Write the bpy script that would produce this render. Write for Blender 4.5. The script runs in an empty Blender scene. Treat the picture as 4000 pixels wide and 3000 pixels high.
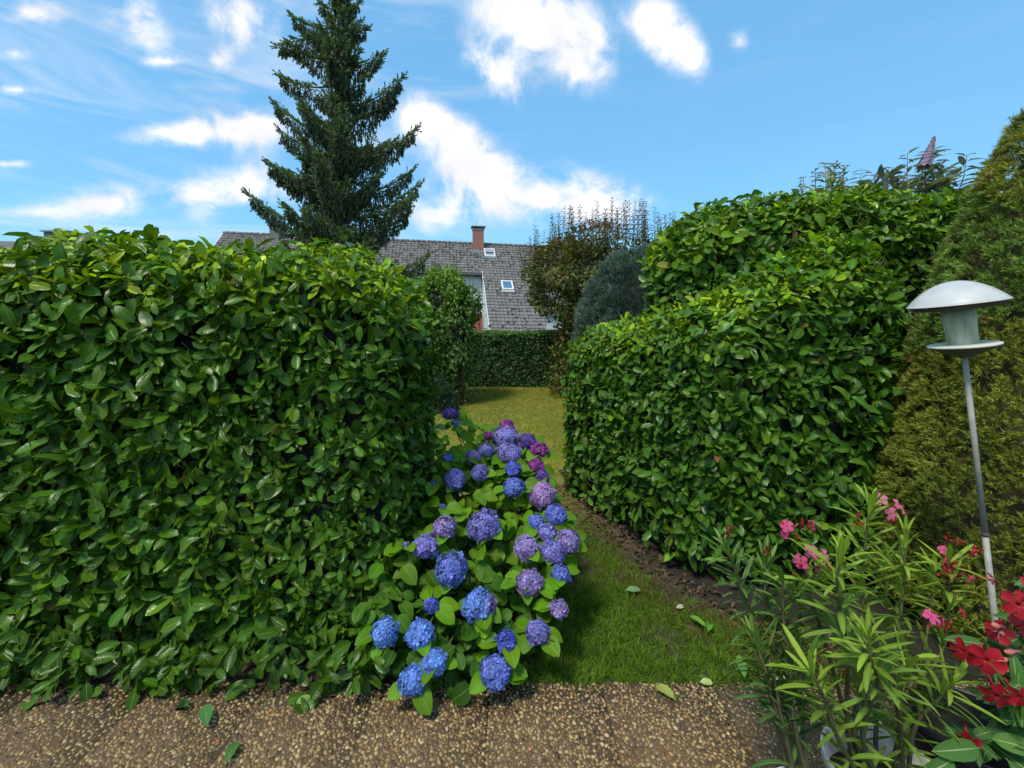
import bpy, math
import numpy as np
from mathutils import Matrix, Vector

SC = bpy.context.scene
R_ = math.radians

# ------------------------------------------------------------------ camera
CAMH = 1.63
cam = bpy.data.cameras.new('camera')
cam.sensor_width = 36.0
cam.lens = 16.0
cam.shift_y = -0.0625
cam.clip_start = 0.05
cam.clip_end = 2000
camo = bpy.data.objects.new('camera', cam)
SC.collection.objects.link(camo)
camo.location = (0, 0, CAMH)
camo.rotation_euler = (R_(90), 0, 0)
SC.camera = camo

# ------------------------------------------------------------------ sky and sun
SUN_EL, SUN_AZ = 58.0, 215.0      # azimuth clockwise from +Y: sun high, behind the camera and to the left
world = bpy.data.worlds.new("World")
SC.world = world
world.use_nodes = True
wt = world.node_tree
wt.nodes.clear()
F = 1778.0


def wn(kind, **kw):
    n = wt.nodes.new(kind)
    for k, v in kw.items():
        setattr(n, k, v)
    return n


def wmath(op, a, b=None, c=None, clamp=False):
    n = wn('ShaderNodeMath', operation=op)
    n.use_clamp = clamp
    for i, v in enumerate((a, b, c)):
        if v is None:
            continue
        if isinstance(v, (int, float)):
            n.inputs[i].default_value = v
        else:
            wt.links.new(v, n.inputs[i])
    return n.outputs[0]


def build_sky():
    sky = wn('ShaderNodeTexSky', sky_type='NISHITA')
    sky.sun_disc = False
    sky.sun_elevation = R_(SUN_EL)
    sky.sun_rotation = R_(SUN_AZ)
    sky.air_density = 1.0
    sky.dust_density = 0.6
    sky.ozone_density = 1.5
    tc = wn('ShaderNodeTexCoord')
    sep = wn('ShaderNodeSeparateXYZ')
    wt.links.new(tc.outputs['Generated'], sep.inputs[0])
    X, Y, Z = sep.outputs
    ys = wmath('MAXIMUM', Y, 0.25)
    u = wmath('DIVIDE', X, ys)
    v = wmath('DIVIDE', Z, ys)
    # clouds: centre (px, py), half sizes, angle, weight - turned to tangents of the viewing direction
    clouds = [
        (2110, 80, 290, 170, 15, 1.15), (2260, 260, 150, 130, 0, 0.95), (2590, 120, 200, 120, 48, 1.1),
        (2700, 230, 110, 75, 60, 0.8), (1960, 300, 190, 95, 40, 1.0), (1630, 440, 95, 110, 30, 0.95),
        (1790, 560, 190, 120, 45, 0.85), (1840, 690, 220, 160, 20, 0.82), (2150, 765, 340, 135, 5, 1.02),
        (1720, 830, 200, 100, 0, 0.65), (2330, 800, 240, 90, 0, 0.75), (940, 90, 190, 140, 40, 1.05), (530, 90, 210, 130, 45, 0.85),
        (860, 240, 110, 70, 20, 0.75), (130, 50, 180, 75, -5, 0.9), (760, 520, 360, 60, -4, 0.85),
        (950, 490, 190, 120, 10, 0.85), (400, 790, 280, 90, -8, 0.88), (150, 830, 200, 40, 0, 0.62),
        (760, 770, 150, 120, 20, 0.8), (1000, 730, 180, 110, 10, 0.88), (60, 350, 140, 30, 3, 0.72),
        (640, 240, 160, 25, 0, 0.5), (2890, 160, 60, 80, 0, 0.55), (30, 640, 120, 25, 0, 0.55),
        (60, 210, 120, 40, 0, 0.5),
        (4600, 500, 600, 200, 10, 0.9), (-900, 500, 500, 180, -10, 0.9), (3300, -500, 500, 220, 0, 1.0), (900, -600, 700, 250, 0, 1.0),
    ]
    comb = wn('ShaderNodeCombineXYZ')
    wt.links.new(u, comb.inputs[0]); wt.links.new(v, comb.inputs[1])
    total = None
    for (px, py, a, b, ang, w) in clouds:
        mp = wn('ShaderNodeMapping', vector_type='TEXTURE')
        mp.inputs['Location'].default_value = ((px - 2000) / F, (1250 - py) / F, 0)
        mp.inputs['Rotation'].default_value = (0, 0, -R_(ang))
        mp.inputs['Scale'].default_value = (a / F * 1.65, b / F * 1.65, 1)
        wt.links.new(comb.outputs[0], mp.inputs[0])
        g = wn('ShaderNodeTexGradient', gradient_type='QUADRATIC_SPHERE')
        wt.links.new(mp.outputs[0], g.inputs[0])
        t = wmath('MULTIPLY', g.outputs[1], w * 1.15)
        total = t if total is None else wmath('ADD', total, t)
    front = wmath('GREATER_THAN', Y, 0.25)
    total = wmath('MULTIPLY', total, front)
    # the rest of the sky has scattered clouds of its own
    n0 = wn('ShaderNodeTexNoise'); n0.inputs['Scale'].default_value = 2.2; n0.inputs['Detail'].default_value = 3
    wt.links.new(tc.outputs['Generated'], n0.inputs['Vector'])
    back = wmath('MULTIPLY', wmath('SUBTRACT', 1.0, front), wmath('MULTIPLY', wmath('SUBTRACT', n0.outputs[0], 0.47, clamp=True), 4.0))
    total = wmath('ADD', total, back)
    nz = []
    for sc_, det, rg, dist in ((8.0, 12, 0.64, 0.35), (2.6, 3, 0.5, 0.2)):
        n1 = wn('ShaderNodeTexNoise'); n1.inputs['Scale'].default_value = sc_; n1.inputs['Detail'].default_value = det
        n1.inputs['Roughness'].default_value = rg; n1.inputs['Distortion'].default_value = dist
        wt.links.new(tc.outputs['Generated'], n1.inputs['Vector']); nz.append(n1.outputs[0])
    fb = wmath('ADD', wmath('MULTIPLY', wmath('SUBTRACT', nz[0], 0.5), 3.4), wmath('MULTIPLY', wmath('SUBTRACT', nz[1], 0.5), 0.8))
    total = wmath('MINIMUM', total, 1.15)
    # the noise only eats into and frays the cloud bodies
    dens = wmath('ADD', total, wmath('MULTIPLY', fb, wmath('MINIMUM', wmath('MULTIPLY', total, 1.9), 1.0)))
    mr = wn('ShaderNodeMapRange', interpolation_type='SMOOTHSTEP')
    mr.inputs['From Min'].default_value = 0.10; mr.inputs['From Max'].default_value = 0.98
    wt.links.new(dens, mr.inputs['Value'])
    # thin high streaks, denser towards the left of the view
    wm = wn('ShaderNodeMapping'); wm.inputs['Scale'].default_value = (1.2, 1.2, 6.0); wm.inputs['Rotation'].default_value = (0, R_(5), 0)
    wt.links.new(tc.outputs['Generated'], wm.inputs[0])
    w1 = wn('ShaderNodeTexNoise'); w1.inputs['Scale'].default_value = 2.6; w1.inputs['Detail'].default_value = 9; w1.inputs['Roughness'].default_value = 0.6; w1.inputs['Distortion'].default_value = 0.9
    wt.links.new(wm.outputs[0], w1.inputs['Vector'])
    wr_ = wn('ShaderNodeMapRange', interpolation_type='SMOOTHSTEP'); wr_.inputs['From Min'].default_value = 0.42; wr_.inputs['From Max'].default_value = 0.78
    wt.links.new(w1.outputs[0], wr_.inputs['Value'])
    side = wn('ShaderNodeMapRange', interpolation_type='SMOOTHSTEP'); side.inputs['From Min'].default_value = 0.30; side.inputs['From Max'].default_value = -0.55
    wt.links.new(X, side.inputs['Value'])
    wisp = wmath('MULTIPLY', wmath('MULTIPLY', wr_.outputs[0], 0.5), wmath('ADD', wmath('MULTIPLY', side.outputs[0], 0.85), 0.08))
    alpha = wmath('SUBTRACT', 1.0, wmath('MULTIPLY', wmath('SUBTRACT', 1.0, mr.outputs[0]), wmath('SUBTRACT', 1.0, wisp)))
    # nishita colour is shifted to the photograph's lighter cyan blue
    mx = wn('ShaderNodeMix', data_type='RGBA', blend_type='MULTIPLY')
    mx.inputs[0].default_value = 1.0
    wt.links.new(sky.outputs[0], mx.inputs[6]); mx.inputs[7].default_value = (*SKY_TINT, 1)
    mh = wn('ShaderNodeMix', data_type='RGBA'); mh.inputs[0].default_value = 0.66      # evens the vertical gradient
    wt.links.new(mx.outputs[2], mh.inputs[6]); mh.inputs[7].default_value = (*SKY_EVEN, 1)
    # clouds: bright white with soft grey inside
    n2 = wn('ShaderNodeTexNoise'); n2.inputs['Scale'].default_value = 9.0; n2.inputs['Detail'].default_value = 5
    wt.links.new(tc.outputs['Generated'], n2.inputs['Vector'])
    cr = wn('ShaderNodeMapRange'); cr.inputs['From Min'].default_value = 0.3; cr.inputs['From Max'].default_value = 0.75
    cr.inputs['To Min'].default_value = CLOUD * 0.84; cr.inputs['To Max'].default_value = CLOUD * 1.04
    wt.links.new(n2.outputs[0], cr.inputs['Value'])
    cc = wn('ShaderNodeCombineColor')
    wt.links.new(cr.outputs[0], cc.inputs[0]); wt.links.new(cr.outputs[0], cc.inputs[1])
    wt.links.new(wmath('MULTIPLY', cr.outputs[0], 1.04), cc.inputs[2])
    m2 = wn('ShaderNodeMix', data_type='RGBA')
    wt.links.new(alpha, m2.inputs[0]); wt.links.new(mh.outputs[2], m2.inputs[6]); wt.links.new(cc.outputs[0], m2.inputs[7])
    bg = wn('ShaderNodeBackground'); bg.inputs[1].default_value = SKY_STRENGTH
    out = wn('ShaderNodeOutputWorld')
    wt.links.new(m2.outputs[2], bg.inputs[0]); wt.links.new(bg.outputs[0], out.inputs[0])


SKY_STRENGTH = 0.10
SKY_TINT = (0.74, 1.14, 1.22)
SKY_EVEN = (0.86, 2.25, 3.80)
CLOUD = 4.9
build_sky()

sun = bpy.data.lights.new('sun', 'SUN')
sun.energy = 1.5
sun.angle = R_(12)
sun.color = (1.0, 0.95, 0.83)
suno = bpy.data.objects.new('sun', sun)
SC.collection.objects.link(suno)
sd = Vector((math.sin(R_(SUN_AZ)) * math.cos(R_(SUN_EL)), math.cos(R_(SUN_AZ)) * math.cos(R_(SUN_EL)), math.sin(R_(SUN_EL))))
suno.rotation_euler = sd.to_track_quat('Z', 'Y').to_euler()
suno.location = (-8, -12, 24)

SC.view_settings.view_transform = 'Standard'
SC.view_settings.look = 'None'
SC.view_settings.exposure = 1.2
SC.view_settings.gamma = 1.0
SC.view_settings.use_curve_mapping = False
try:
    SC.cycles.max_bounces = 8
    SC.cycles.diffuse_bounces = 4
    SC.cycles.transmission_bounces = 6
    SC.cycles.use_denoising = True
except Exception:
    pass

# ------------------------------------------------------------------ helpers
rng = np.random.default_rng(11)
UP = np.array([0, 0, 1.0])


def at(px, py, y):
    """a point of the place seen at photo pixel (px, py), y metres in front of the camera"""
    return np.array([(px - 2000) / F * y, y, CAMH - (py - 1250) / F * y])


def unit(v):
    v = np.asarray(v, float)
    return v / np.maximum(np.linalg.norm(v, axis=-1, keepdims=True), 1e-9)


def empty(name, loc=(0, 0, 0), label=None, cat=None, group=None, rot=None):
    o = bpy.data.objects.new(name, None)
    SC.collection.objects.link(o)
    o.location = loc
    o.empty_display_size = 0.1
    if rot is not None:
        o.rotation_euler = rot
    tag(o, label, cat, group)
    return o


def tag(o, label=None, cat=None, group=None, kind=None):
    if label: o['label'] = label
    if cat: o['category'] = cat
    if group: o['group'] = group
    if kind: o['kind'] = kind
    return o


def make_mesh(name, V, T, luv=None, tint=None, smooth=True):
    V = np.asarray(V, np.float32); T = np.asarray(T, np.int32)
    m = bpy.data.meshes.new(name)
    m.vertices.add(len(V)); m.vertices.foreach_set('co', V.ravel())
    k = T.shape[1]
    m.loops.add(T.size); m.loops.foreach_set('vertex_index', T.ravel())
    m.polygons.add(len(T)); m.polygons.foreach_set('loop_start', np.arange(0, T.size, k, dtype=np.int32))
    m.polygons.foreach_set('loop_total', np.full(len(T), k, np.int32))
    m.polygons.foreach_set('use_smooth', np.full(len(T), smooth, bool))
    m.update(calc_edges=True)
    a = m.attributes.new('luv', 'FLOAT_VECTOR', 'POINT')
    if luv is None: luv = np.zeros((len(V), 3))
    a.data.foreach_set('vector', np.asarray(luv, np.float32).ravel())
    a = m.attributes.new('tint', 'FLOAT_VECTOR', 'POINT')
    if tint is None: tint = np.ones((len(V), 3))
    a.data.foreach_set('vector', np.asarray(tint, np.float32).ravel())
    return m


def link(name, me, mat, parent=None, kind=None):
    o = bpy.data.objects.new(name, me)
    if mat is not None and not me.materials:
        me.materials.append(mat)
    SC.collection.objects.link(o)
    if parent is not None: o.parent = parent
    if kind: o['kind'] = kind
    return o


class Acc:
    """collects geometry that becomes ONE mesh object"""
    def __init__(s):
        s.V = []; s.T = []; s.L = []; s.C = []; s.n = 0

    def add(s, V, T, luv=None, tint=None):
        V = np.asarray(V, float).reshape(-1, 3)
        s.V.append(V); s.T.append(np.asarray(T, int).reshape(-1, 3) + s.n)
        s.L.append(np.zeros((len(V), 3)) if luv is None else np.broadcast_to(luv, (len(V), 3)))
        s.C.append(np.ones((len(V), 3)) if tint is None else np.broadcast_to(tint, (len(V), 3)))
        s.n += len(V)

    def quad(s, V, Q, **k):
        Q = np.asarray(Q)
        s.add(V, np.concatenate([Q[:, [0, 1, 2]], Q[:, [0, 2, 3]]]), **k)

    def box(s, c, h, R=None, tint=None):
        c = np.asarray(c, float); h = np.asarray(h, float)
        V = np.array([[x, y, z] for z in (-1, 1) for y in (-1, 1) for x in (-1, 1)], float) * h
        if R is not None: V = V @ np.asarray(R).T
        s.quad(V + c, [[0, 2, 3, 1], [4, 5, 7, 6], [0, 1, 5, 4], [2, 6, 7, 3], [0, 4, 6, 2], [1, 3, 7, 5]], tint=tint)

    def tube(s, P, r, k=6, tint=None):
        P = np.asarray(P, float); n = len(P); r = np.broadcast_to(r, (n,))
        d = unit(np.gradient(P, axis=0)); ref = np.array([0.31, 0.93, 0.2])
        a = unit(np.cross(d, ref)); b = np.cross(d, a)
        th = np.arange(k) / k * 2 * np.pi
        V = P[:, None] + r[:, None, None] * (a[:, None] * np.cos(th)[None, :, None] + b[:, None] * np.sin(th)[None, :, None])
        V = V.reshape(-1, 3); T = []
        for i in range(n - 1):
            for j in range(k):
                p, q = i * k + j, i * k + (j + 1) % k
                T += [[p, q, q + k], [p, q + k, p + k]]
        V = np.vstack([V, P[0], P[-1]]); m = n * k
        for j in range(k):
            T += [[m, (j + 1) % k, j], [m + 1, (n - 1) * k + j, (n - 1) * k + (j + 1) % k]]
        s.add(V, T, tint=tint)

    def lathe(s, prof, k=32, c=(0, 0, 0), tint=None):
        prof = np.asarray(prof, float); th = np.arange(k) / k * 2 * np.pi
        V = np.stack([prof[:, None, 0] * np.cos(th), prof[:, None, 0] * np.sin(th), np.repeat(prof[:, 1:2], k, 1)], -1).reshape(-1, 3)
        T = []
        for i in range(len(prof) - 1):
            for j in range(k):
                p, q = i * k + j, i * k + (j + 1) % k
                T += [[p, q, q + k], [p, q + k, p + k]]
        s.add(V + np.asarray(c), T, tint=tint)

    def inst(s, tpl, pos, R, sc, tint, rnd=None):
        """many copies of a template (V, T, luv) at once"""
        V, T, L = tpl[:3]
        n = len(pos)
        if n == 0: return
        sc = np.asarray(sc, float)
        sc = np.repeat(sc[:, None], 3, 1) if sc.ndim == 1 else sc
        W = np.einsum('nij,nkj->nki', R, V[None] * sc[:, None]) + pos[:, None]
        k = len(V)
        TT = (T[None] + (np.arange(n) * k)[:, None, None]).reshape(-1, 3)
        LL = np.repeat(L[None], n, 0).copy()
        LL[..., 2] = (rng.random(n) if rnd is None else rnd)[:, None]
        CC = np.repeat(tint[:, None], k, 1)
        if len(tpl) > 3: CC = CC * tpl[3][None]
        s.add(W.reshape(-1, 3), TT, LL.reshape(-1, 3), CC.reshape(-1, 3))

    def build(s, name, mat, parent=None, kind=None, smooth=True, world=True):
        V = np.vstack(s.V)
        if parent is not None and world:
            V = V - np.array(parent.location)
        me = make_mesh(name, V, np.vstack(s.T), np.vstack(s.L), np.vstack(s.C), smooth)
        return link(name, me, mat, parent, kind)


def frames(d, n):
    """rotation matrices whose Y axis is d and whose Z axis is close to n"""
    y = unit(d); x = unit(np.cross(y, n)); z = np.cross(x, y)
    return np.stack([x, y, z], -1)


def rnd_dir(n):
    return unit(rng.normal(size=(n, 3)))


# ------------------------------------------------------------------ templates (length 1 along +Y, face +Z)
def leaf_tpl(width=0.42, pos=0.55, curl=0.25, fold=0.12, n=6, wave=0.0, stalk=0.08, twist=0.0):
    V = []; L = []; T = []
    qs = (1 - np.cos(np.linspace(0, math.pi, n))) / 2 if n > 3 else np.linspace(0, 1, n)
    ts = np.concatenate([[0.0], stalk + (1 - stalk) * (0.35 * np.linspace(0, 1, n) + 0.65 * qs)])
    for i, t in enumerate(ts):
        if t < stalk * 0.99: w = 0.016
        else:
            q = (t - stalk) / (1 - stalk)
            a, b = pos * 2.2, (1 - pos) * 2.2
            w = width / 2 * (q ** (a * 0.55) * (1 - q) ** (b * 0.55)) / ((pos) ** (a * 0.55) * (1 - pos) ** (b * 0.55)) if 0 < q < 1 else (0.016 if q <= 0 else 0.002)
        zc = -curl * t * t; yc = t * (1 - curl * 0.25 * t)
        wv = wave * math.sin(t * 9 + 1)
        tw = twist * t
        for u_ in (-1, 0, 1):
            zz = fold * w * 2 * abs(u_) + wv * w * u_ + tw * w * u_ * 2
            V.append((u_ * w, yc, zc + zz)); L.append((u_, t, 0))
    for i in range(len(ts) - 1):
        for j in (0, 1):
            a = i * 3 + j
            T += [[a, a + 1, a + 4], [a, a + 4, a + 3]]
    return np.array(V), np.array(T), np.array(L, float)


LAUREL = [leaf_tpl(wd_, po_, c, f, 6, w, 0.09, tw) for wd_, po_, c, f, w, tw in
          [(.44, .56, 0.18, 0.10, 0.1, 0), (.40, .60, 0.35, 0.16, -0.12, 0.1), (.47, .54, 0.08, 0.2, 0.15, -0.2), (.42, .58, 0.5, 0.1, 0.1, 0.15), (.45, .6, -0.12, 0.22, -0.1, 0.1), (.38, .52, 0.25, 0.3, 0.2, -0.1),
           (.50, .62, 0.3, 0.35, 0.3, 0.3), (.34, .5, 0.65, 0.25, -0.2, -0.3), (.46, .64, 0.12, 0.45, 0.25, 0.2), (.40, .55, -0.25, 0.15, 0.3, -0.4)]]
HYDR = [leaf_tpl(0.66, 0.46, c, f, 7, w, 0.12, 0) for c, f, w in [(0.2, 0.12, 0.1), (0.45, 0.16, -0.1), (0.1, 0.2, 0.15), (0.3, 0.25, 0.05)]]
OLEA = [leaf_tpl(0.138, 0.5, c, f, 7, 0, 0.03, tw) for c, f, tw in [(0.1, 0.25, 0), (0.28, 0.2, 0.2), (-0.08, 0.3, -0.2), (0.45, 0.2, 0.1)]]
MAND = [leaf_tpl(0.33, 0.42, c, 0.15, 7, 0.05, 0.06, 0) for c in (0.15, 0.4, 0.05)]


def simple_leaf(w, curl, fold, tw, two=True):
    """the same leaf with fewer faces, for those deep inside or turned away"""
    if two:
        V = [(0, 0, 0)]; L = [(0, 0, 0)]
        for t, k in ((.36, .88), (.74, .86)):
            for u_ in (-1, 0, 1): V.append((u_ * w / 2 * k, t * (1 - curl * .25 * t), -curl * t * t + fold * w * k * abs(u_) + tw * t * w * u_)); L.append((u_, t, 0))
        V.append((0, 1 - curl * .25, -curl)); L.append((0, 1, 0))
        T = [[0, 2, 1], [0, 3, 2], [1, 2, 5], [1, 5, 4], [2, 3, 6], [2, 6, 5], [4, 5, 7], [5, 6, 7]]
    else:
        V = [(0, 0, 0), (-w / 2, .48, fold * w), (0, .5, -curl * .25), (w / 2, .48, fold * w), (0, 1, -curl)]; L = [(0, 0, 0), (-1, .5, 0), (0, .5, 0), (1, .5, 0), (0, 1, 0)]
        T = [[0, 2, 1], [0, 3, 2], [1, 2, 4], [2, 3, 4]]
    return np.array(V, float), np.array(T), np.array(L, float)


LOWLAUREL = [simple_leaf(.43, c, f, w) for c, f, w in ((.15, .12, 0), (.35, .2, .15), (.5, .15, -.2), (-.15, .3, .1), (.1, .4, .3))]
SMALL = [simple_leaf(.5, c, .25, 0, False) for c in (.15, .45, -.1)]


def needle_tuft(n, spread, ln, wd, axis_frac=0.0):
    V = []; T = []; L = []
    r = np.random.default_rng(n * 7 + 3)
    for i in range(n):
        t = r.random() * axis_frac
        ph = r.random() * 6.283; th = spread * (0.35 + 0.65 * r.random()) * (1 if axis_frac > 0 else 1)
        d = np.array([math.sin(th) * math.cos(ph), math.cos(th), math.sin(th) * math.sin(ph)])
        side = unit(np.cross(d, rnd_dir(1)[0])) * wd
        b = np.array([0, t, 0]); l = ln * (0.7 + 0.5 * r.random())
        k = len(V)
        V += [b - side, b + side, b + d * l]
        L += [(0, 0, 0), (0, 0, 0), (0, 1, 0)]
        T.append([k, k + 1, k + 2])
    return np.array(V), np.array(T), np.array(L, float)


def fan_leaf_cluster(n, ln, wd, spread):
    """a few thin blades from one root"""
    V = []; T = []; L = []
    r = np.random.default_rng(n + 5)
    for i in range(n):
        ph = r.random() * 6.283; th = spread * r.random() ** 0.7
        d = np.array([math.sin(th) * math.cos(ph), math.cos(th), math.sin(th) * math.sin(ph)])
        s = unit(np.cross(d, [0.3, 0.2, 1])) * wd
        b = np.array([r.normal() * .25, 0, r.normal() * .25]); l = ln * (0.6 + 0.7 * r.random())
        m = b + d * l * .55; e = b + d * l + np.array([math.cos(ph), -0.35, math.sin(ph)]) * l * 0.25
        k = len(V)
        V += [b - s, b + s, m + s * .7, m - s * .7, e]
        L += [(-1, 0, 0), (1, 0, 0), (1, .6, 0), (-1, .6, 0), (0, 1, 0)]
        T += [[k, k + 1, k + 2], [k, k + 2, k + 3], [k + 3, k + 2, k + 4]]
    return np.array(V), np.array(T), np.array(L, float)


# ------------------------------------------------------------------ materials
def nodes_of(name):
    m = bpy.data.materials.new(name); m.use_nodes = True
    nt = m.node_tree; nt.nodes.clear()
    return m, nt


def N(nt, kind, **kw):
    n = nt.nodes.new(kind)
    for k, v in kw.items():
        if k.startswith('i_'):
            n.inputs[k[2:].replace('_', ' ')].default_value = v
        else:
            setattr(n, k, v)
    return n


def tint_color(nt):
    a = N(nt, 'ShaderNodeAttribute', attribute_name='tint')
    oi = N(nt, 'ShaderNodeObjectInfo')
    mx = N(nt, 'ShaderNodeMix', data_type='RGBA', blend_type='MULTIPLY'); mx.inputs[0].default_value = 1
    nt.links.new(a.outputs['Vector'], mx.inputs[6]); nt.links.new(oi.outputs['Color'], mx.inputs[7])
    return mx.outputs[2]


def mat_leaf(name, rough=0.38, trans=0.22, rib=0.5, spec=0.5, veins=0.25, coat=0.0, blot=0.3, ribcol=(0.30, 0.42, 0.10)):
    m, nt = nodes_of(name); lk = nt.links.new
    col = tint_color(nt)
    luv = N(nt, 'ShaderNodeAttribute', attribute_name='luv')
    sp = N(nt, 'ShaderNodeSeparateXYZ'); lk(luv.outputs['Vector'], sp.inputs[0])

    def M(op, a, b=None, clamp=False):
        n = N(nt, 'ShaderNodeMath', operation=op); n.use_clamp = clamp
        for i, v in enumerate((a, b)):
            if v is None: continue
            if isinstance(v, (int, float)): n.inputs[i].default_value = v
            else: lk(v, n.inputs[i])
        return n.outputs[0]
    au = M('ABSOLUTE', sp.outputs[0])
    midrib = M('SUBTRACT', 1.0, M('MULTIPLY', au, 9.0), clamp=True)
    # lateral veins run obliquely from the midrib
    ph = M('MULTIPLY', M('SUBTRACT', sp.outputs[1], M('MULTIPLY', au, 0.14)), 62.0)
    vein = M('POWER', M('MULTIPLY', M('ADD', M('SINE', ph), 1.0), 0.5), 6.0)
    # per leaf lightness
    nz = N(nt, 'ShaderNodeTexNoise'); nz.inputs['Scale'].default_value = 22.0; nz.inputs['Detail'].default_value = 3
    geo = N(nt, 'ShaderNodeNewGeometry'); lk(geo.outputs['Position'], nz.inputs['Vector'])
    val = M('ADD', 1.0 - blot / 2, M('MULTIPLY', nz.outputs[0], blot))
    hs = N(nt, 'ShaderNodeHueSaturation'); lk(col, hs.inputs['Color']); lk(val, hs.inputs['Value'])
    mx = N(nt, 'ShaderNodeMix', data_type='RGBA')
    lk(M('MULTIPLY', midrib, rib), mx.inputs[0]); lk(hs.outputs[0], mx.inputs[6]); mx.inputs[7].default_value = (*ribcol, 1)
    mx2 = N(nt, 'ShaderNodeMix', data_type='RGBA', blend_type='MULTIPLY')
    lk(M('MULTIPLY', vein, veins), mx2.inputs[0]); lk(mx.outputs[2], mx2.inputs[6]); mx2.inputs[7].default_value = (1.25, 1.2, 1.1, 1)
    p = N(nt, 'ShaderNodeBsdfPrincipled'); lk(mx2.outputs[2], p.inputs['Base Color'])
    p.inputs['Roughness'].default_value = rough; p.inputs['Specular IOR Level'].default_value = spec
    p.inputs['Coat Weight'].default_value = coat; p.inputs['Coat Roughness'].default_value = 0.25
    bp = N(nt, 'ShaderNodeBump'); bp.inputs['Strength'].default_value = 0.35; bp.inputs['Distance'].default_value = 0.002
    lk(M('ADD', M('MULTIPLY', vein, -0.35), M('MULTIPLY', midrib, -2.0)), bp.inputs['Height']); lk(bp.outputs[0], p.inputs['Normal'])
    tr = N(nt, 'ShaderNodeBsdfTranslucent')
    tm = N(nt, 'ShaderNodeMix', data_type='RGBA', blend_type='MULTIPLY'); tm.inputs[0].default_value = 1
    lk(mx2.outputs[2], tm.inputs[6]); tm.inputs[7].default_value = (1.5, 1.5, 0.6, 1); lk(tm.outputs[2], tr.inputs[0])
    ms = N(nt, 'ShaderNodeMixShader'); ms.inputs[0].default_value = trans
    lk(p.outputs[0], ms.inputs[1]); lk(tr.outputs[0], ms.inputs[2])
    o = N(nt, 'ShaderNodeOutputMaterial'); lk(ms.outputs[0], o.inputs[0])
    return m


def mat_plain(name, col, rough=0.6, noise=0.25, scale=20.0, bump=0.0, bscale=None, metal=0.0, spec=0.5, tinted=False, col2=None, trans=0.0, coords='Object', detail=5, coat=0.0):
    m, nt = nodes_of(name); lk = nt.links.new
    tc = N(nt, 'ShaderNodeTexCoord')
    nz = N(nt, 'ShaderNodeTexNoise'); nz.inputs['Scale'].default_value = scale; nz.inputs['Detail'].default_value = detail
    lk(tc.outputs[coords], nz.inputs['Vector'])
    a = N(nt, 'ShaderNodeMix', data_type='RGBA')
    mr = N(nt, 'ShaderNodeMapRange'); mr.inputs['From Min'].default_value = 0.3; mr.inputs['From Max'].default_value = 0.7
    lk(nz.outputs[0], mr.inputs['Value']); lk(mr.outputs[0], a.inputs[0])
    c = np.array(col); c2 = c * (1 + noise) if col2 is None else np.array(col2); c1 = c * (1 - noise) if col2 is None else c
    a.inputs[6].default_value = (*c1, 1); a.inputs[7].default_value = (*c2, 1)
    res = a.outputs[2]
    if tinted:
        t = tint_color(nt); mm = N(nt, 'ShaderNodeMix', data_type='RGBA', blend_type='MULTIPLY'); mm.inputs[0].default_value = 1
        lk(res, mm.inputs[6]); lk(t, mm.inputs[7]); res = mm.outputs[2]
    p = N(nt, 'ShaderNodeBsdfPrincipled'); lk(res, p.inputs['Base Color'])
    p.inputs['Roughness'].default_value = rough; p.inputs['Metallic'].default_value = metal; p.inputs['Specular IOR Level'].default_value = spec
    p.inputs['Coat Weight'].default_value = coat
    if bump > 0:
        b = N(nt, 'ShaderNodeBump'); b.inputs['Strength'].default_value = 0.6; b.inputs['Distance'].default_value = bump
        n2 = N(nt, 'ShaderNodeTexNoise'); n2.inputs['Scale'].default_value = bscale or scale * 2; n2.inputs['Detail'].default_value = 6
        lk(tc.outputs[coords], n2.inputs['Vector']); lk(n2.outputs[0], b.inputs['Height']); lk(b.outputs[0], p.inputs['Normal'])
    o = N(nt, 'ShaderNodeOutputMaterial')
    if trans > 0:
        tr = N(nt, 'ShaderNodeBsdfTranslucent'); lk(res, tr.inputs[0])
        ms = N(nt, 'ShaderNodeMixShader'); ms.inputs[0].default_value = trans
        lk(p.outputs[0], ms.inputs[1]); lk(tr.outputs[0], ms.inputs[2]); lk(ms.outputs[0], o.inputs[0])
    else:
        lk(p.outputs[0], o.inputs[0])
    return m


M_LAUREL = mat_leaf('laurel_leaf', rough=0.27, trans=0.22, rib=0.45, spec=0.22, veins=0.12, coat=0.0)
M_HYLEAF = mat_leaf('hydrangea_leaf', rough=0.45, trans=0.28, rib=0.30, spec=0.15, veins=0.5)
M_OLLEAF = mat_leaf('oleander_leaf', rough=0.4, trans=0.2, rib=0.75, spec=0.22, veins=0.1, ribcol=(0.42, 0.5, 0.2))
M_SMLEAF = mat_leaf('shrub_leaf', rough=0.5, trans=0.22, rib=0.15, spec=0.4, veins=0.0)
M_NEEDLE = mat_leaf('conifer_needle', rough=0.6, trans=0.12, rib=0.0, spec=0.25, veins=0.0)
M_GRASS = mat_leaf('grass_blade', rough=0.6, trans=0.3, rib=0.0, spec=0.25, veins=0.0)
M_DRY = mat_leaf('dry_leaf', rough=0.7, trans=0.1, rib=0.3, spec=0.2, veins=0.2, ribcol=(0.3, 0.2, 0.1))
M_BARK = mat_plain('bark', (0.075, 0.052, 0.035), 0.85, 0.35, 18, bump=0.01, bscale=60)
M_TWIG = mat_plain('twig', (0.10, 0.085, 0.045), 0.75, 0.3, 40)
M_STEM = mat_plain('green_stem', (0.11, 0.13, 0.05), 0.55, 0.3, 40, tinted=True)
M_CORE = mat_plain('hedge_inside', (0.012, 0.014, 0.008), 0.95, 0.4, 12, bump=0.03, bscale=18)  # near black, stands in for the shade deep among the leaves
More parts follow.
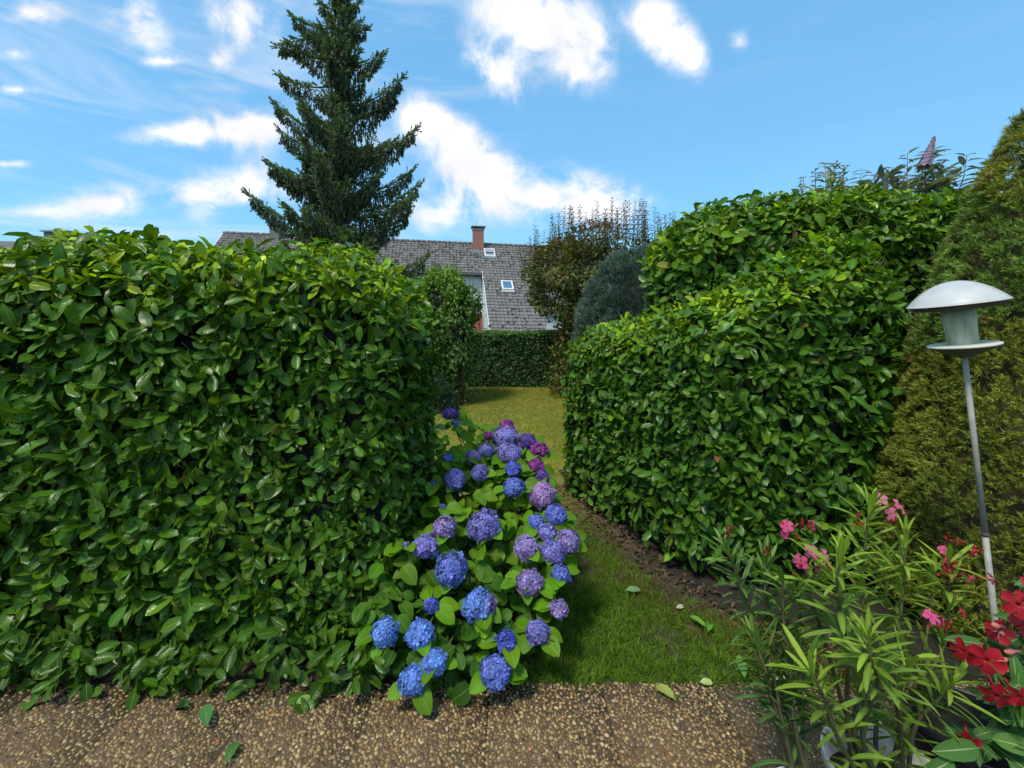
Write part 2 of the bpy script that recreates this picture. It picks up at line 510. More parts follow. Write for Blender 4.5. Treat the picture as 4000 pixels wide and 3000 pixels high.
M_PETAL = mat_leaf('flower_petal', rough=0.55, trans=0.25, rib=0.0, spec=0.3, veins=0.0, blot=0.35)

# ------------------------------------------------------------------ leaves scattered over a thing
class Leaves:
    def __init__(s, tpls):
        s.t = tpls; s.P = []; s.R = []; s.S = []; s.C = []; s.I = []; s.E = []

    def add(s, pos, R, sc, tint, exposed):
        n = len(pos)
        s.P.append(pos); s.R.append(R); s.S.append(np.asarray(sc, float)); s.C.append(tint)
        s.I.append(rng.integers(0, len(s.t), n)); s.E.append(exposed)

    def finish(s, parent, joined, single, mat, nsingle=300, kind='stuff', low=None, nfull=7000):
        P = np.vstack(s.P); R = np.concatenate(s.R); S = np.concatenate(s.S); C = np.vstack(s.C); I = np.concatenate(s.I); E = np.concatenate(s.E)
        if nsingle > 0:
            px = 2000 + F * P[:, 0] / P[:, 1]; py = 1250 + F * (CAMH - P[:, 2]) / P[:, 1]
            inside = (px > 30) & (px < 3970) & (py > 30) & (py < 2970)
            view = unit(P - np.array([0, 0, CAMH]))
            facing = np.abs(np.einsum('ni,ni->n', R[:, :, 2], view))
            score = np.where(inside, S / P[:, 1] * (0.35 + facing) * E, 0)
            pick = np.argsort(-score)[:nsingle]
            pick = pick[score[pick] > 0]
        else:
            pick = np.array([], int)
        meshes = {}
        loc = np.array(parent.location)
        for i in pick:
            k = int(I[i])
            if k not in meshes:
                meshes[k] = make_mesh(single, *s.t[k][:3]); meshes[k].materials.append(mat)
            o = link(single, meshes[k], mat, parent)
            M = Matrix(R[i].tolist()).to_4x4() @ Matrix.Diagonal((S[i], S[i], S[i], 1))
            M.translation = Vector((P[i] - loc).tolist())
            o.matrix_basis = M
            o.color = (*[float(c) for c in C[i]], 1)
        keep = np.ones(len(P), bool); keep[pick] = False
        a = Acc(); full = np.ones(len(P), bool)
        if low is not None:
            full[:] = False; full[np.argsort(-score)[:nfull]] = True
            for k in range(len(low)):
                q = keep & ~full & (I % len(low) == k)
                a.inst(low[k], P[q], R[q], S[q], C[q])
        for k in range(len(s.t)):
            q = keep & full & (I == k)
            a.inst(s.t[k], P[q], R[q], S[q], C[q])
        if a.n:
            a.build(joined, mat, parent, kind)


def jitter_col(base, n, v=0.25, hue=0.12):
    base = np.asarray(base, float)
    k = 1 + rng.uniform(-v, v, (n, 1))
    h = rng.uniform(-hue, hue, n)
    return np.clip(base * k * np.stack([1 + h, np.ones(n), 1 - h * 0.6], 1), 0.002, 0.9)


# ------------------------------------------------------------------ clipped hedges
def inset(poly, r):
    poly = np.asarray(poly, float); n = len(poly); out = []
    for i in range(n):
        a, b, c = poly[i - 1], poly[i], poly[(i + 1) % n]
        d1 = unit(b - a); d2 = unit(c - b)
        n1 = np.array([-d1[1], d1[0]]); n2 = np.array([-d2[1], d2[0]])
        bis = unit(n1 + n2); out.append(b + bis * r / max(np.dot(bis, n1), 0.3))
    return np.array(out)


def closest_in_poly(P, poly):
    n = len(poly); inside = np.ones(len(P), bool); best = np.full(len(P), 1e9); Q = P.copy()
    for i in range(n):
        a, b = poly[i], poly[(i + 1) % n]; e = b - a
        inside &= (e[0] * (P[:, 1] - a[1]) - e[1] * (P[:, 0] - a[0])) >= 0
    for i in range(n):
        a, b = poly[i], poly[(i + 1) % n]; e = b - a
        t = np.clip(((P - a) @ e) / (e @ e), 0, 1); c = a + t[:, None] * e
        d = np.linalg.norm(P - c, axis=1); m = (d < best)
        best[m] = d[m]; Q[m & ~inside] = c[m & ~inside]
    Q[inside] = P[inside]
    return Q


def lump(P, f=2.3, s=0.0):
    x, y, z = (P * f).T
    return (np.sin(x * 1.7 + 1.3 * np.sin(y * 1.1 + s) + z * 0.6) + np.sin(z * 2.1 + x * 0.9 + s * 2) * 0.8 + np.sin(y * 2.3 - z * 1.4 + s) * 0.7 + np.sin(x * 4.3 + z * 3.7) * .4) / 2.4


def hedge_surface(poly, H, r, density, hfun=None, faces_w=None, zmin=0.0):
    """random points and outward normals on a prism with rounded top and corners"""
    poly = np.asarray(poly, float)
    n = len(poly); inner = inset(poly, r)
    P = []
    area = 0
    for i in range(n):
        a, b = poly[i], poly[(i + 1) % n]; L = np.linalg.norm(b - a)
        w = 1.0 if faces_w is None else faces_w[i]
        k = int(L * (H - zmin) * density * w)
        t = rng.random(k); z = zmin + rng.random(k) * (H - zmin)
        P.append(np.column_stack([a + t[:, None] * (b - a), z]))
    mn, mx = poly.min(0), poly.max(0)
    k = int(np.prod(mx - mn) * density)
    Q = rng.uniform(mn, mx, (k, 2)); C = closest_in_poly(Q, poly); Q = Q[np.linalg.norm(Q - C, axis=1) < 1e-9]
    P.append(np.column_stack([Q, np.full(len(Q), H)]))
    P = np.vstack(P)
    q2 = closest_in_poly(P[:, :2], inner)
    q = np.column_stack([q2, np.minimum(P[:, 2], H - r)])
    nrm = unit(P - q); S = q + nrm * r
    if hfun is not None:
        S[:, 2] *= hfun(S[:, 0], S[:, 1]) / H
    return S, nrm


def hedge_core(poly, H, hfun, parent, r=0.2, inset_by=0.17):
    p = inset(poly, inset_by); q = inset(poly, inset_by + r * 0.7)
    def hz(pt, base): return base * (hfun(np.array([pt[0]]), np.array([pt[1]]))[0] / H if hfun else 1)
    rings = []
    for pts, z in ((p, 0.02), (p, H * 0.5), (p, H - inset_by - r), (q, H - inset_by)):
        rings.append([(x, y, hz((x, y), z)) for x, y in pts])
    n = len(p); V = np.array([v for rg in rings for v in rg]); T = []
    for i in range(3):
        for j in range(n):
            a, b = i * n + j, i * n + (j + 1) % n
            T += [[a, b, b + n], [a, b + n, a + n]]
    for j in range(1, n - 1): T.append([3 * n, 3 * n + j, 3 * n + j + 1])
    a = Acc(); a.add(V, T); return a.build('dark_core', M_CORE, parent)  # solid dark core added to block light and views through the hedge


def laurel_hedge(name, label, base, poly, H, r, hfun, leaf_len, density, group=None, faces_w=None, seed=0.0, pal=None, nsingle=300, big=None, inset_leaf=0.05, loose=0.25, bottom=0.25, skirt=None):
    root = empty(name, (base[0], base[1], 0), label, 'hedge', group)
    hedge_core(poly, H, hfun, root, r)
    p = inset(poly, inset_leaf)
    lv = Leaves(LAUREL)
    # shoots carrying rosettes of leaves
    S, n = hedge_surface(p, H - inset_leaf, r, density, hfun, faces_w)
    lmp = lump(S, 2.4, seed)
    S = S + n * (lmp * 0.035)[:, None]
    depth = rng.random(len(S)) ** 1.5 * 0.16
    S0 = S - n * depth[:, None]
    # the skirt thins out near the ground
    keep = rng.random(len(S)) < np.clip((S[:, 2] - 0.03) / bottom, 0.12, 1)
    S0, n, depth = S0[keep], n[keep], depth[keep]
    sdir = unit(n * rng.uniform(0.45, 1.1, (len(n), 1)) + UP * rng.uniform(0.1, 0.9, (len(n), 1)) * (1 - .5 * np.clip(n[:, 2:3], 0, 1)) + rng.normal(0, 0.35, n.shape))
    a0 = unit(np.cross(sdir, rnd_dir(len(n)))); b0 = np.cross(sdir, a0)
    top = hfun(S0[:, 0], S0[:, 1]) if hfun else np.full(len(S0), H)
    rel = np.clip(S0[:, 2] / top, 0, 1)
    up = np.clip(n[:, 2], 0, 1)
    size = leaf_len * rng.lognormal(0, 0.20, len(n)) * (1 - .34 * up)
    if big is not None: size = size * big(S0)
    nl = 5
    young_lit = np.clip(up * 1.1 + (rel - 0.80) * 4.4, 0, 1) * rng.uniform(0.35, 1.0, len(n))  # new growth paler at the top, plus sunlit brightness put into its colour
    for k in range(nl):
        az = k * 2.4 + rng.uniform(0, 1.2, len(n)) + (np.arange(len(n)) * 1.7) % 6.28
        el = rng.uniform(0.55, 1.35, len(n)) + k * 0.07
        rad = a0 * np.cos(az)[:, None] + b0 * np.sin(az)[:, None]
        d = sdir * np.cos(el)[:, None] + rad * np.sin(el)[:, None]
        d = d + UP * rng.uniform(-0.45, 0.05, (len(n), 1)) * (1 - up * 0.8)[:, None]
        nn = sdir * np.sin(el)[:, None] - rad * np.cos(el)[:, None] + UP * 0.35 + rng.normal(0, 0.2, n.shape)
        nn = nn + n * 0.35
        pos = S0 - sdir * (0.012 * k + 0.01) + rng.normal(0, .004, n.shape)
        sc = np.minimum(size * rng.uniform(0.75, 1.2, len(n)), leaf_len * 1.38) * (1 - 0.35 * (k == 0))
        base_c = np.array(pal[0])[None] * (1 - young_lit[:, None]) + np.array(pal[1])[None] * young_lit[:, None]
        c = base_c * rng.uniform(0.72, 1.3, (len(n), 1)) * np.stack([1 + rng.uniform(-.16, .2, len(n)), np.ones(len(n)), 1 + rng.uniform(-.2, .2, len(n))], 1)
        fresh = rng.random(len(n)) < 0.07; c[fresh] = c[fresh] * np.array([1.9, 1.6, 1.0])
        deep = rng.random(len(n)) < 0.22; c[deep] = c[deep] * np.array([0.62, 0.68, 0.9])
        old = rng.random(len(n)) < 0.006
        c[old] = np.array([0.26, 0.24, 0.04]) * rng.uniform(.6, 1.2, (old.sum(), 1))
        brown = rng.random(len(n)) < 0.0025
        c[brown] = np.array([0.20, 0.09, 0.03])
        expo = np.exp(-depth * 12) * (rel > 0.1)
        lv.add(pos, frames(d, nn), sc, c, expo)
    # single leaves hanging flat on the clipped face
    S, n = hedge_surface(p, H - inset_leaf, r, density * loose * 5, hfun, faces_w)
    S = S + n * (lump(S, 2.4, seed) * 0.035)[:, None]
    keep = (rng.random(len(S)) < np.clip((S[:, 2] - 0.03) / bottom, 0.3, 1)) & (rng.random(len(S)) > np.clip(n[:, 2], 0, 1) * .5)
    S, n = S[keep], n[keep]
    dep = rng.random(len(S)) * 0.10
    tg = unit(np.cross(n, rnd_dir(len(n))))
    d = tg * 0.9 + n * rng.uniform(0, 0.7, (len(n), 1)) - UP * rng.uniform(-0.2, 0.9, (len(n), 1)) * (1 - np.clip(n[:, 2:3], 0, 1))
    nn = n + UP * rng.uniform(0, 0.9, (len(n), 1)) + rng.normal(0, 0.35, n.shape)
    sc = leaf_len * np.minimum(rng.lognormal(0.0, 0.22, len(n)), 1.35)
    if big is not None: sc = sc * big(S)
    c = np.array(pal[0])[None] * rng.uniform(0.7, 1.3, (len(n), 1)) * np.stack([1 + rng.uniform(-.15, .2, len(n)), np.ones(len(n)), 1 + rng.uniform(-.2, .2, len(n))], 1)
    lv.add(S - n * dep[:, None], frames(d, nn), sc, c, np.exp(-dep * 12) * (S[:, 2] > 0.15))
    if skirt:      # lowest shoots flop out over the paving
        m = 150; xs = rng.uniform(skirt[0], skirt[1], m); ys = skirt[2] - rng.random(m) ** 2 * 0.10 + .02; zs = rng.uniform(0.015, 0.22, m)
        for k in range(4):
            B = np.column_stack([xs, ys, zs]) + rng.normal(0, .025, (m, 3)); B[:, 2] = np.maximum(B[:, 2], .012)
            dd = np.column_stack([rng.normal(0, .9, m), -rng.uniform(.1, 1, m), rng.uniform(-.9, .3, m) * (B[:, 2] / .15)])
            lv.add(B, frames(dd, np.column_stack([rng.normal(0, .3, m), -rng.uniform(.2, 1, m), rng.uniform(.4, 1.2, m)])), leaf_len * rng.uniform(.7, 1.15, m), np.array(pal[0]) * rng.uniform(.5, 1.1, (m, 1)), np.full(m, .5))  # darker leaves put the shade at the hedge foot into their colour
    lv.finish(root, 'foliage', 'leaf', M_LAUREL, nsingle, low=LOWLAUREL)
    # twigs and bare stems inside the skirt
    a = Acc()
    S, n = hedge_surface(p, H - inset_leaf, r, 34, hfun, faces_w)
    S, n = S[n[:, 2] < 0.6], n[n[:, 2] < 0.6]
    for q, m in zip(S, n):
        st = q - m * 0.17 - UP * rng.uniform(0.1, 0.25)
        e = q + m * 0.0
        mid = (st + e) / 2 - m * 0.03 + rng.normal(0, .015, 3)
        a.tube([st, mid, e], [0.0035, 0.0028, 0.0016], 4)
    mn, mx = np.min(p, 0), np.max(p, 0)
    nst = int((mx[0] - mn[0]) / 0.22)
    for i in range(nst * 2):
        x, y = rng.uniform(mn, mx)
        c2 = closest_in_poly(np.array([[x, y]]), inset(poly, 0.24))[0]
        a.tube([(c2[0], c2[1], -0.02), (c2[0] + rng.normal(0, .02), c2[1] + rng.normal(0, .02), 0.25), (c2[0] + rng.normal(0, .03), c2[1] + rng.normal(0, .03), 0.6)], [0.014, 0.012, 0.008], 6)
    a.build('stems', M_TWIG, root, 'stuff')
    return root


def sm(x, a, b):
    t = np.clip((x - a) / (b - a), 0, 1); return t * t * (3 - 2 * t)


# ================================================================== THE SETTING
def sheet(name, poly, z, mat, sub=0):
    V = [(x, y, z) for x, y in poly]
    me = bpy.data.meshes.new(name); me.from_pydata(V, [], [tuple(range(len(V)))]); me.update()
    o = link(name, me, mat); o['kind'] = 'structure'
    return o


M_EARTH = mat_plain('earth', (0.020, 0.015, 0.010), 0.95, 0.5, 7, bump=0.02, bscale=40)
M_TURF = mat_plain('mossy_turf', (0.13, 0.135, 0.010), 0.9, scale=2.2, col2=(0.22, 0.20, 0.012), bump=0.012, bscale=60)
def turf_by_place(m):
    """dark thin grass on worn soil along the path, yellow moss on the open lawn"""
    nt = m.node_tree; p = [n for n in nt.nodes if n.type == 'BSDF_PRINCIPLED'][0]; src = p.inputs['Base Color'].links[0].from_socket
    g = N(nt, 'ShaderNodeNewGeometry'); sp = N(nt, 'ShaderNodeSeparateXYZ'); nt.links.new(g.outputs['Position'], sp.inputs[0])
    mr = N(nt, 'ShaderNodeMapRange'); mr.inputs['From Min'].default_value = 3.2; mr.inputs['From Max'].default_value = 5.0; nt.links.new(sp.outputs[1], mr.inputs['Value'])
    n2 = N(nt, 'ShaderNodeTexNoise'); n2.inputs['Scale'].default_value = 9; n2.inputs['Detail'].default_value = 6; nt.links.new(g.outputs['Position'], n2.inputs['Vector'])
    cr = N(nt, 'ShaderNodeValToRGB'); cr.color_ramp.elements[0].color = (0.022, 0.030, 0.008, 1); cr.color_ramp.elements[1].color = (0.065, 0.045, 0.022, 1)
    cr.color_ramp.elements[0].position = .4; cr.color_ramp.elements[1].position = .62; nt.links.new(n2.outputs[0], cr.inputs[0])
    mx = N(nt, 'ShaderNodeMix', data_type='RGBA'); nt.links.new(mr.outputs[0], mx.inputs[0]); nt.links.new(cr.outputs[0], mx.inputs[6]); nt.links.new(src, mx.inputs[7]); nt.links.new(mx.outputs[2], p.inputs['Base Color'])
turf_by_place(M_TURF)
M_FAR = mat_plain('far_ground', (0.05, 0.07, 0.02), 0.95, 0.4, 0.3)
sheet('ground', [(-400, -300), (400, -300), (400, 600), (-400, 600)], -0.045, M_FAR)
sheet('soil_bed', [(-6, 2.05), (6, 2.05), (6, 5.3), (-6, 5.3)], -0.022, M_EARTH)
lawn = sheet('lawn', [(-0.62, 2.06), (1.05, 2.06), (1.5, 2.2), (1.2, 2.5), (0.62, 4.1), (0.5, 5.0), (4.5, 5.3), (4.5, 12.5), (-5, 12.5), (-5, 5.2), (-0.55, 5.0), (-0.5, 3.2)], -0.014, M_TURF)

# patio of exposed-aggregate slabs
patio = empty('patio'); patio['kind'] = 'structure'
M_MORTAR = mat_plain('slab_mortar', (0.105, 0.068, 0.034), 0.9, 0.4, 60, bump=0.002, bscale=300)
sl = Acc(); sl.box((0, 0, -0.0275), (0.2485, 0.2485, 0.0265))
slab_me = None
slabs = []
for i in range(-6, 7):
    for j in range(4):
        cx = -0.1 + 0.25 + 0.5 * i; cy = 2.05 - 0.25 - 0.5 * j
        if slab_me is None:
            o = sl.build('paving_slab', M_MORTAR, None); slab_me = o.data; o.parent = patio
        else:
            o = link('paving_slab', slab_me, M_MORTAR, patio)
        o.location = (cx, cy, rng.uniform(-0.002, 0.002)); o.rotation_euler = (0, 0, rng.normal(0, 0.003))
        slabs.append((cx, cy))
M_JOINT = mat_plain('joint_sand', (0.035, 0.025, 0.015), 0.95, 0.4, 60)
o = sheet('joint_bed', [(-3.3, -0.2), (3.6, -0.2), (3.6, 2.07), (-3.3, 2.07)], -0.024, M_JOINT); o.parent = patio


def pebble_tpl(seed):
    r = np.random.default_rng(seed); V = []; T = []
    k = 6
    for (rad, z) in ((1.0, -0.1), (0.72, 0.40)):
        for j in range(k):
            a = j / k * 6.283 + r.normal() * 0.12
            q = rad * (1 + r.normal() * 0.12)
            V.append((q * math.cos(a), q * math.sin(a) * 0.72, z * (1 + r.normal() * 0.1)))
    V.append((0, 0, 0.5))
    for i in range(1):
        for j in range(k):
            a, b = i * k + j, i * k + (j + 1) % k
            T += [[a, b, b + k], [a, b + k, a + k]]
    for j in range(k): T.append([k + j, k + (j + 1) % k, 2 * k])
    return np.array(V), np.array(T), np.zeros((len(V), 3))


M_PEB = mat_plain('river_pebble', (1, 1, 1), 0.55, 0.12, 90, tinted=True, spec=0.35)
a = Acc()
n = 62000
X = rng.uniform(-2.5, 2.5, n); Y = rng.uniform(1.25, 2.045, n)
fx = ((X + 0.1) % 0.5); fy = ((2.05 - Y) % 0.5)
ok = (fx > 0.0045) & (fx < 0.4955) & (fy > 0.004) & (fy < 0.496)
X, Y = X[ok], Y[ok]; n = len(X)
# a coarse grid keeps pebbles from sitting in each other
sz = rng.choice([0.0042, 0.0062, 0.0085, 0.0108], n, p=[0.30, 0.36, 0.24, 0.10]) * rng.uniform(0.85, 1.15, n)
order = np.argsort(-sz); cell = {}
kept = []
for i in order:
    ci, cj = int(X[i] / 0.02), int(Y[i] / 0.02); good = True
    for p_ in (-1, 0, 1):
        for q_ in (-1, 0, 1):
            for j in cell.get((ci + p_, cj + q_), ()):
                if (X[i] - X[j]) ** 2 + (Y[i] - Y[j]) ** 2 < ((sz[i] + sz[j]) * 0.68) ** 2: good = False; break
            if not good: break
        if not good: break
    if good: kept.append(i); cell.setdefault((ci, cj), []).append(i)
kept = np.array(kept); X, Y, sz = X[kept], Y[kept], sz[kept]; n = len(X)
pal = np.array([[0.36, 0.29, 0.15], [0.29, 0.21, 0.105], [0.19, 0.125, 0.065], [0.42, 0.36, 0.21], [0.14, 0.10, 0.07], [0.30, 0.24, 0.16], [0.42, 0.20, 0.08], [0.08, 0.065, 0.055]])
ci = rng.choice(len(pal), n, p=[0.21, 0.25, 0.22, 0.08, 0.12, 0.08, 0.005, 0.035])
col = pal[ci] * rng.uniform(0.7, 1.2, (n, 1)) * np.array([0.94, 0.82, 0.66])
an = rng.uniform(0, 6.283, n); tl = rng.normal(0, 0.14, (n, 2))
Rz = frames(np.stack([np.sin(an), np.cos(an), tl[:, 0]], 1), np.stack([tl[:, 1], np.zeros(n), np.ones(n)], 1))
ti = rng.integers(0, 8, n)
for k in range(8):
    q = ti == k
    a.inst(pebble_tpl(k), np.column_stack([X[q], Y[q], np.full(q.sum(), -0.0014) + rng.uniform(-.0008, .0008, q.sum()) - sz[q] * .12]), Rz[q], sz[q], col[q])
a.build('pebble_aggregate', M_PEB, patio, 'stuff')

# ================================================================== HEDGES
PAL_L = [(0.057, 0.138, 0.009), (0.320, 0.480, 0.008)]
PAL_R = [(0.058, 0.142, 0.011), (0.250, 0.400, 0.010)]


def h_left(x, y): return 2.03 - 0.15 * sm(x, -0.95, -0.42) + 0.02 * np.sin(x * 5)
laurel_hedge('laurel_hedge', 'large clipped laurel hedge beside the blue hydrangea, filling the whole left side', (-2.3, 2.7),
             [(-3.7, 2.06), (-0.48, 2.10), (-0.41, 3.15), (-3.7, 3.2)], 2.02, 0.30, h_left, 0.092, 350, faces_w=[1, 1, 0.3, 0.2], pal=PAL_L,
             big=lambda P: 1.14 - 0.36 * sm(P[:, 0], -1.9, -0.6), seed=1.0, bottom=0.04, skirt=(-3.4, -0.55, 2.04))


def h_low(x, y): return 1.61 + 0.18 * sm(-y, -4.3, -2.7) + 0.50 * sm(x, 1.15, 2.3)
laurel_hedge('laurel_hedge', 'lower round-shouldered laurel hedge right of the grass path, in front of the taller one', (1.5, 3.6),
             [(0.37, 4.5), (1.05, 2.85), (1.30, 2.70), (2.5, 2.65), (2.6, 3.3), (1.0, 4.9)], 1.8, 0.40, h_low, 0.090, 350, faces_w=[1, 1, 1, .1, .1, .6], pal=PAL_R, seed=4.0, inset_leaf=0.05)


def h_tall(x, y): return 2.38 + 0.28 * sm(x, 1.0, 1.9)
laurel_hedge('laurel_hedge', 'tallest laurel hedge, behind the lower one and left of the olive green conical conifer', (2.4, 3.7),
             [(1.04, 3.35), (3.9, 3.1), (4.2, 4.2), (1.15, 4.3)], 2.66, 0.42, h_tall, 0.104, 280, faces_w=[1, .3, .3, .8], pal=PAL_R, seed=7.0, inset_leaf=0.06)

# ================================================================== GRASS
GT = [fan_leaf_cluster(6, 1.0, 0.045, 0.9), fan_leaf_cluster(7, 1.0, 0.04, 1.1), fan_leaf_cluster(5, 1.0, 0.05, 0.7)]


def blade_tuft(n, seed):
    r = np.random.default_rng(seed); V = []; T = []; L = []
    for i in range(n):
        ph = r.random() * 6.283; th = 0.9 * r.random() ** .7; d = np.array([math.sin(th) * math.cos(ph), math.cos(th), math.sin(th) * math.sin(ph)])
        s_ = unit(np.cross(d, [0.3, 0.2, 1])) * .07; b = np.array([r.normal() * .3, 0, r.normal() * .3]); k = len(V)
        V += [b - s_, b + s_, b + d * (0.6 + .7 * r.random())]; L += [(0, 0, 0), (0, 0, 0), (0, 1, 0)]; T.append([k, k + 1, k + 2])
    return np.array(V), np.array(T), np.array(L, float)


GTL = [blade_tuft(6, 1), blade_tuft(5, 2), blade_tuft(6, 3)]


def grass(n, xr, yr, ok, hfun, cfun, name, tp=None):
    X = rng.uniform(*xr, n); Y = rng.uniform(*yr, n); q = ok(X, Y); X, Y = X[q], Y[q]; n = len(X)
    a = Acc(); d = np.column_stack([rng.normal(0, .25, n), rng.normal(0, .25, n), np.ones(n)])
    R = frames(d, rnd_dir(n)); s = hfun(X, Y); c = cfun(X, Y); t = rng.integers(0, 3, n)
    for k in range(3):
        m = t == k; a.inst((tp or GT)[k], np.column_stack([X[m], Y[m], np.full(m.sum(), -0.016)]), R[m], s[m], c[m])
    return a.build(name, M_GRASS, lawn, 'stuff')


def edge_x(Y):      # hedge foot on the right of the path
    return np.interp(Y, [2.0, 2.35, 2.7, 3.2, 4.0, 4.6, 5.0], [1.80, 1.50, 1.07, 0.84, 0.58, 0.44, 0.5])


def near_ok(X, Y):
    e = edge_x(Y); w = rng.random(len(X))
    p = np.clip((e - X) / 0.26, 0, 1)
    p *= np.clip(1.15 - 0.75 * (lump(np.column_stack([X * 2.2, Y * 2.2, X * 0]), 2.0, 3) > 0.45), 0.25, 1)
    p *= np.where(Y < 2.05, np.clip((Y - 2.05) / .05 + .75 + .9 * lump(np.column_stack([X * 6, Y * 0, X * 0]), 2.0, 2), 0, 1), 1)
    hx = np.interp(Y, [2.05, 2.5, 3.0, 3.6], [-0.12, -0.05, -0.2, -0.45])
    p *= np.clip((X - hx) / 0.18, 0, 1)
    return w < p


def near_col(X, Y):
    n = len(X)
    g = np.array([0.125, 0.225, 0.014]); b = np.array([0.17, 0.115, 0.045]); ye = np.array([0.17, 0.16, 0.024])
    green = np.exp(-(((X - 0.55) / 0.42) ** 2 + ((Y - 2.2) / 0.22) ** 2))
    dry = np.clip(0.35 + 0.5 * lump(np.column_stack([X * 3, Y * 3, X * 0]), 1.6, 1) + (X - edge_x(Y) + 0.45) * 1.3 - green * 0.9, 0, 1)
    far = sm(Y, 3.2, 4.8)[:, None]
    w = (rng.random(n) < dry * 0.75).astype(float)[:, None]
    c = g * (1 - w) + b * w
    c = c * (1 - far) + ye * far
    return c * rng.uniform(0.6, 1.35, (n, 1))


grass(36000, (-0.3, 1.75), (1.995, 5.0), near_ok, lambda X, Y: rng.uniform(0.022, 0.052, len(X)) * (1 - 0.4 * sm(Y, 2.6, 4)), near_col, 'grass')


def far_col(X, Y):
    n = len(X); l = lump(np.column_stack([X, Y, X * 0]), 0.9, 2)[:, None]
    c = np.array([0.27, 0.27, 0.014]) * (1 + 0.28 * l)
    m = (rng.random((n, 1)) < 0.3)
    c = np.where(m, np.array([0.14, 0.165, 0.016]), c)
    return c * rng.uniform(0.7, 1.25, (n, 1))


grass(42000, (-2.3, 3.0), (4.7, 11.4), lambda X, Y: np.abs(X) < 0.35 * Y, lambda X, Y: rng.uniform(0.014, 0.034, len(X)), far_col, 'mossy_grass', GTL)

# dry leaf litter along the foot of the right hedge
a = Acc(); n = 850
Y = rng.uniform(2.1, 4.6, n); X = edge_x(Y) + rng.normal(0.03, 0.10, n)
P = np.column_stack([X, Y, rng.uniform(-0.012, 0.006, n)])
R = frames(np.column_stack([rng.normal(size=(n, 2)), rng.normal(0, .15, n)]), np.column_stack([rng.normal(0, .35, (n, 2)), np.ones(n)]))
c = np.array([0.095, 0.055, 0.028]) * rng.uniform(0.3, 1.6, (n, 1))
k = rng.random(n) < 0.5
a.inst(LAUREL[3], P[k], R[k], rng.uniform(0.02, 0.065, k.sum()), c[k])
a.inst(SMALL[1], P[~k], R[~k], rng.uniform(0.02, 0.05, (~k).sum()), c[~k])
n = 420
Xl = rng.uniform(-2.6, 0.0, n); P = np.column_stack([Xl, rng.uniform(1.93, 2.3, n), rng.uniform(-0.006, 0.012, n)])
R = frames(np.column_stack([rng.normal(size=(n, 2)), rng.normal(0, .15, n)]), np.column_stack([rng.normal(0, .35, (n, 2)), np.ones(n)]))
a.inst(LAUREL[1], P, R, rng.uniform(0.015, 0.05, n), np.array([0.10, 0.065, 0.03]) * rng.uniform(0.3, 1.3, (n, 1)))
n = 260; Xc = rng.uniform(-2.4, 2.2, n); P = np.column_stack([Xc, 2.05 - rng.random(n) ** 2.2 * .55, np.full(n, .008)])
R = frames(np.column_stack([rng.normal(size=(n, 2)), rng.normal(0, .1, n)]), np.column_stack([rng.normal(0, .3, (n, 2)), np.ones(n)]))
a.inst(SMALL[0], P, R, rng.uniform(0.006, 0.024, n), np.array([[0.10, 0.07, 0.03]]) * rng.uniform(0.3, 2.0, (n, 1)) * np.array([1, 1.15, .8]))
o = a.build('leaf_litter', M_DRY); o['kind'] = 'stuff'

# ================================================================== HYDRANGEA
def petal_pts():
    """four rounded petals, cupped; radius 1"""
    V = [(0, 0, 0)]; T = []; L = [(0, 0, 0)]; C = [(0.55, 0.6, 0.7)]
    for k in range(4):
        a = k * math.pi / 2 + 0.2
        ca, sa = math.cos(a), math.sin(a); b = len(V)
        for (r, w, z) in ((0.45, -0.36, 0.10), (0.45, 0.36, 0.12), (0.92, -0.44, 0.02), (0.92, 0.44, 0.06), (1.08, 0.0, -0.06), (0.6, 0.0, 0.02)):
            V.append((ca * r - sa * w, sa * r + ca * w, z)); L.append((0, r, 0)); C.append((1.25, 1.22, 1.12) if r > 0.8 else (0.8, 0.8, 0.88))
        T += [[0, b, b + 5], [0, b + 5, b + 1], [b, b + 2, b + 5], [b + 5, b + 3, b + 1], [b + 2, b + 4, b + 5], [b + 5, b + 4, b + 3]]
    V = np.array(V, float); V2 = np.stack([V[:, 0], V[:, 2] * 0 + V[:, 1], V[:, 2]], 1)
    return V2, np.array(T), np.array(L, float), np.array(C, float)


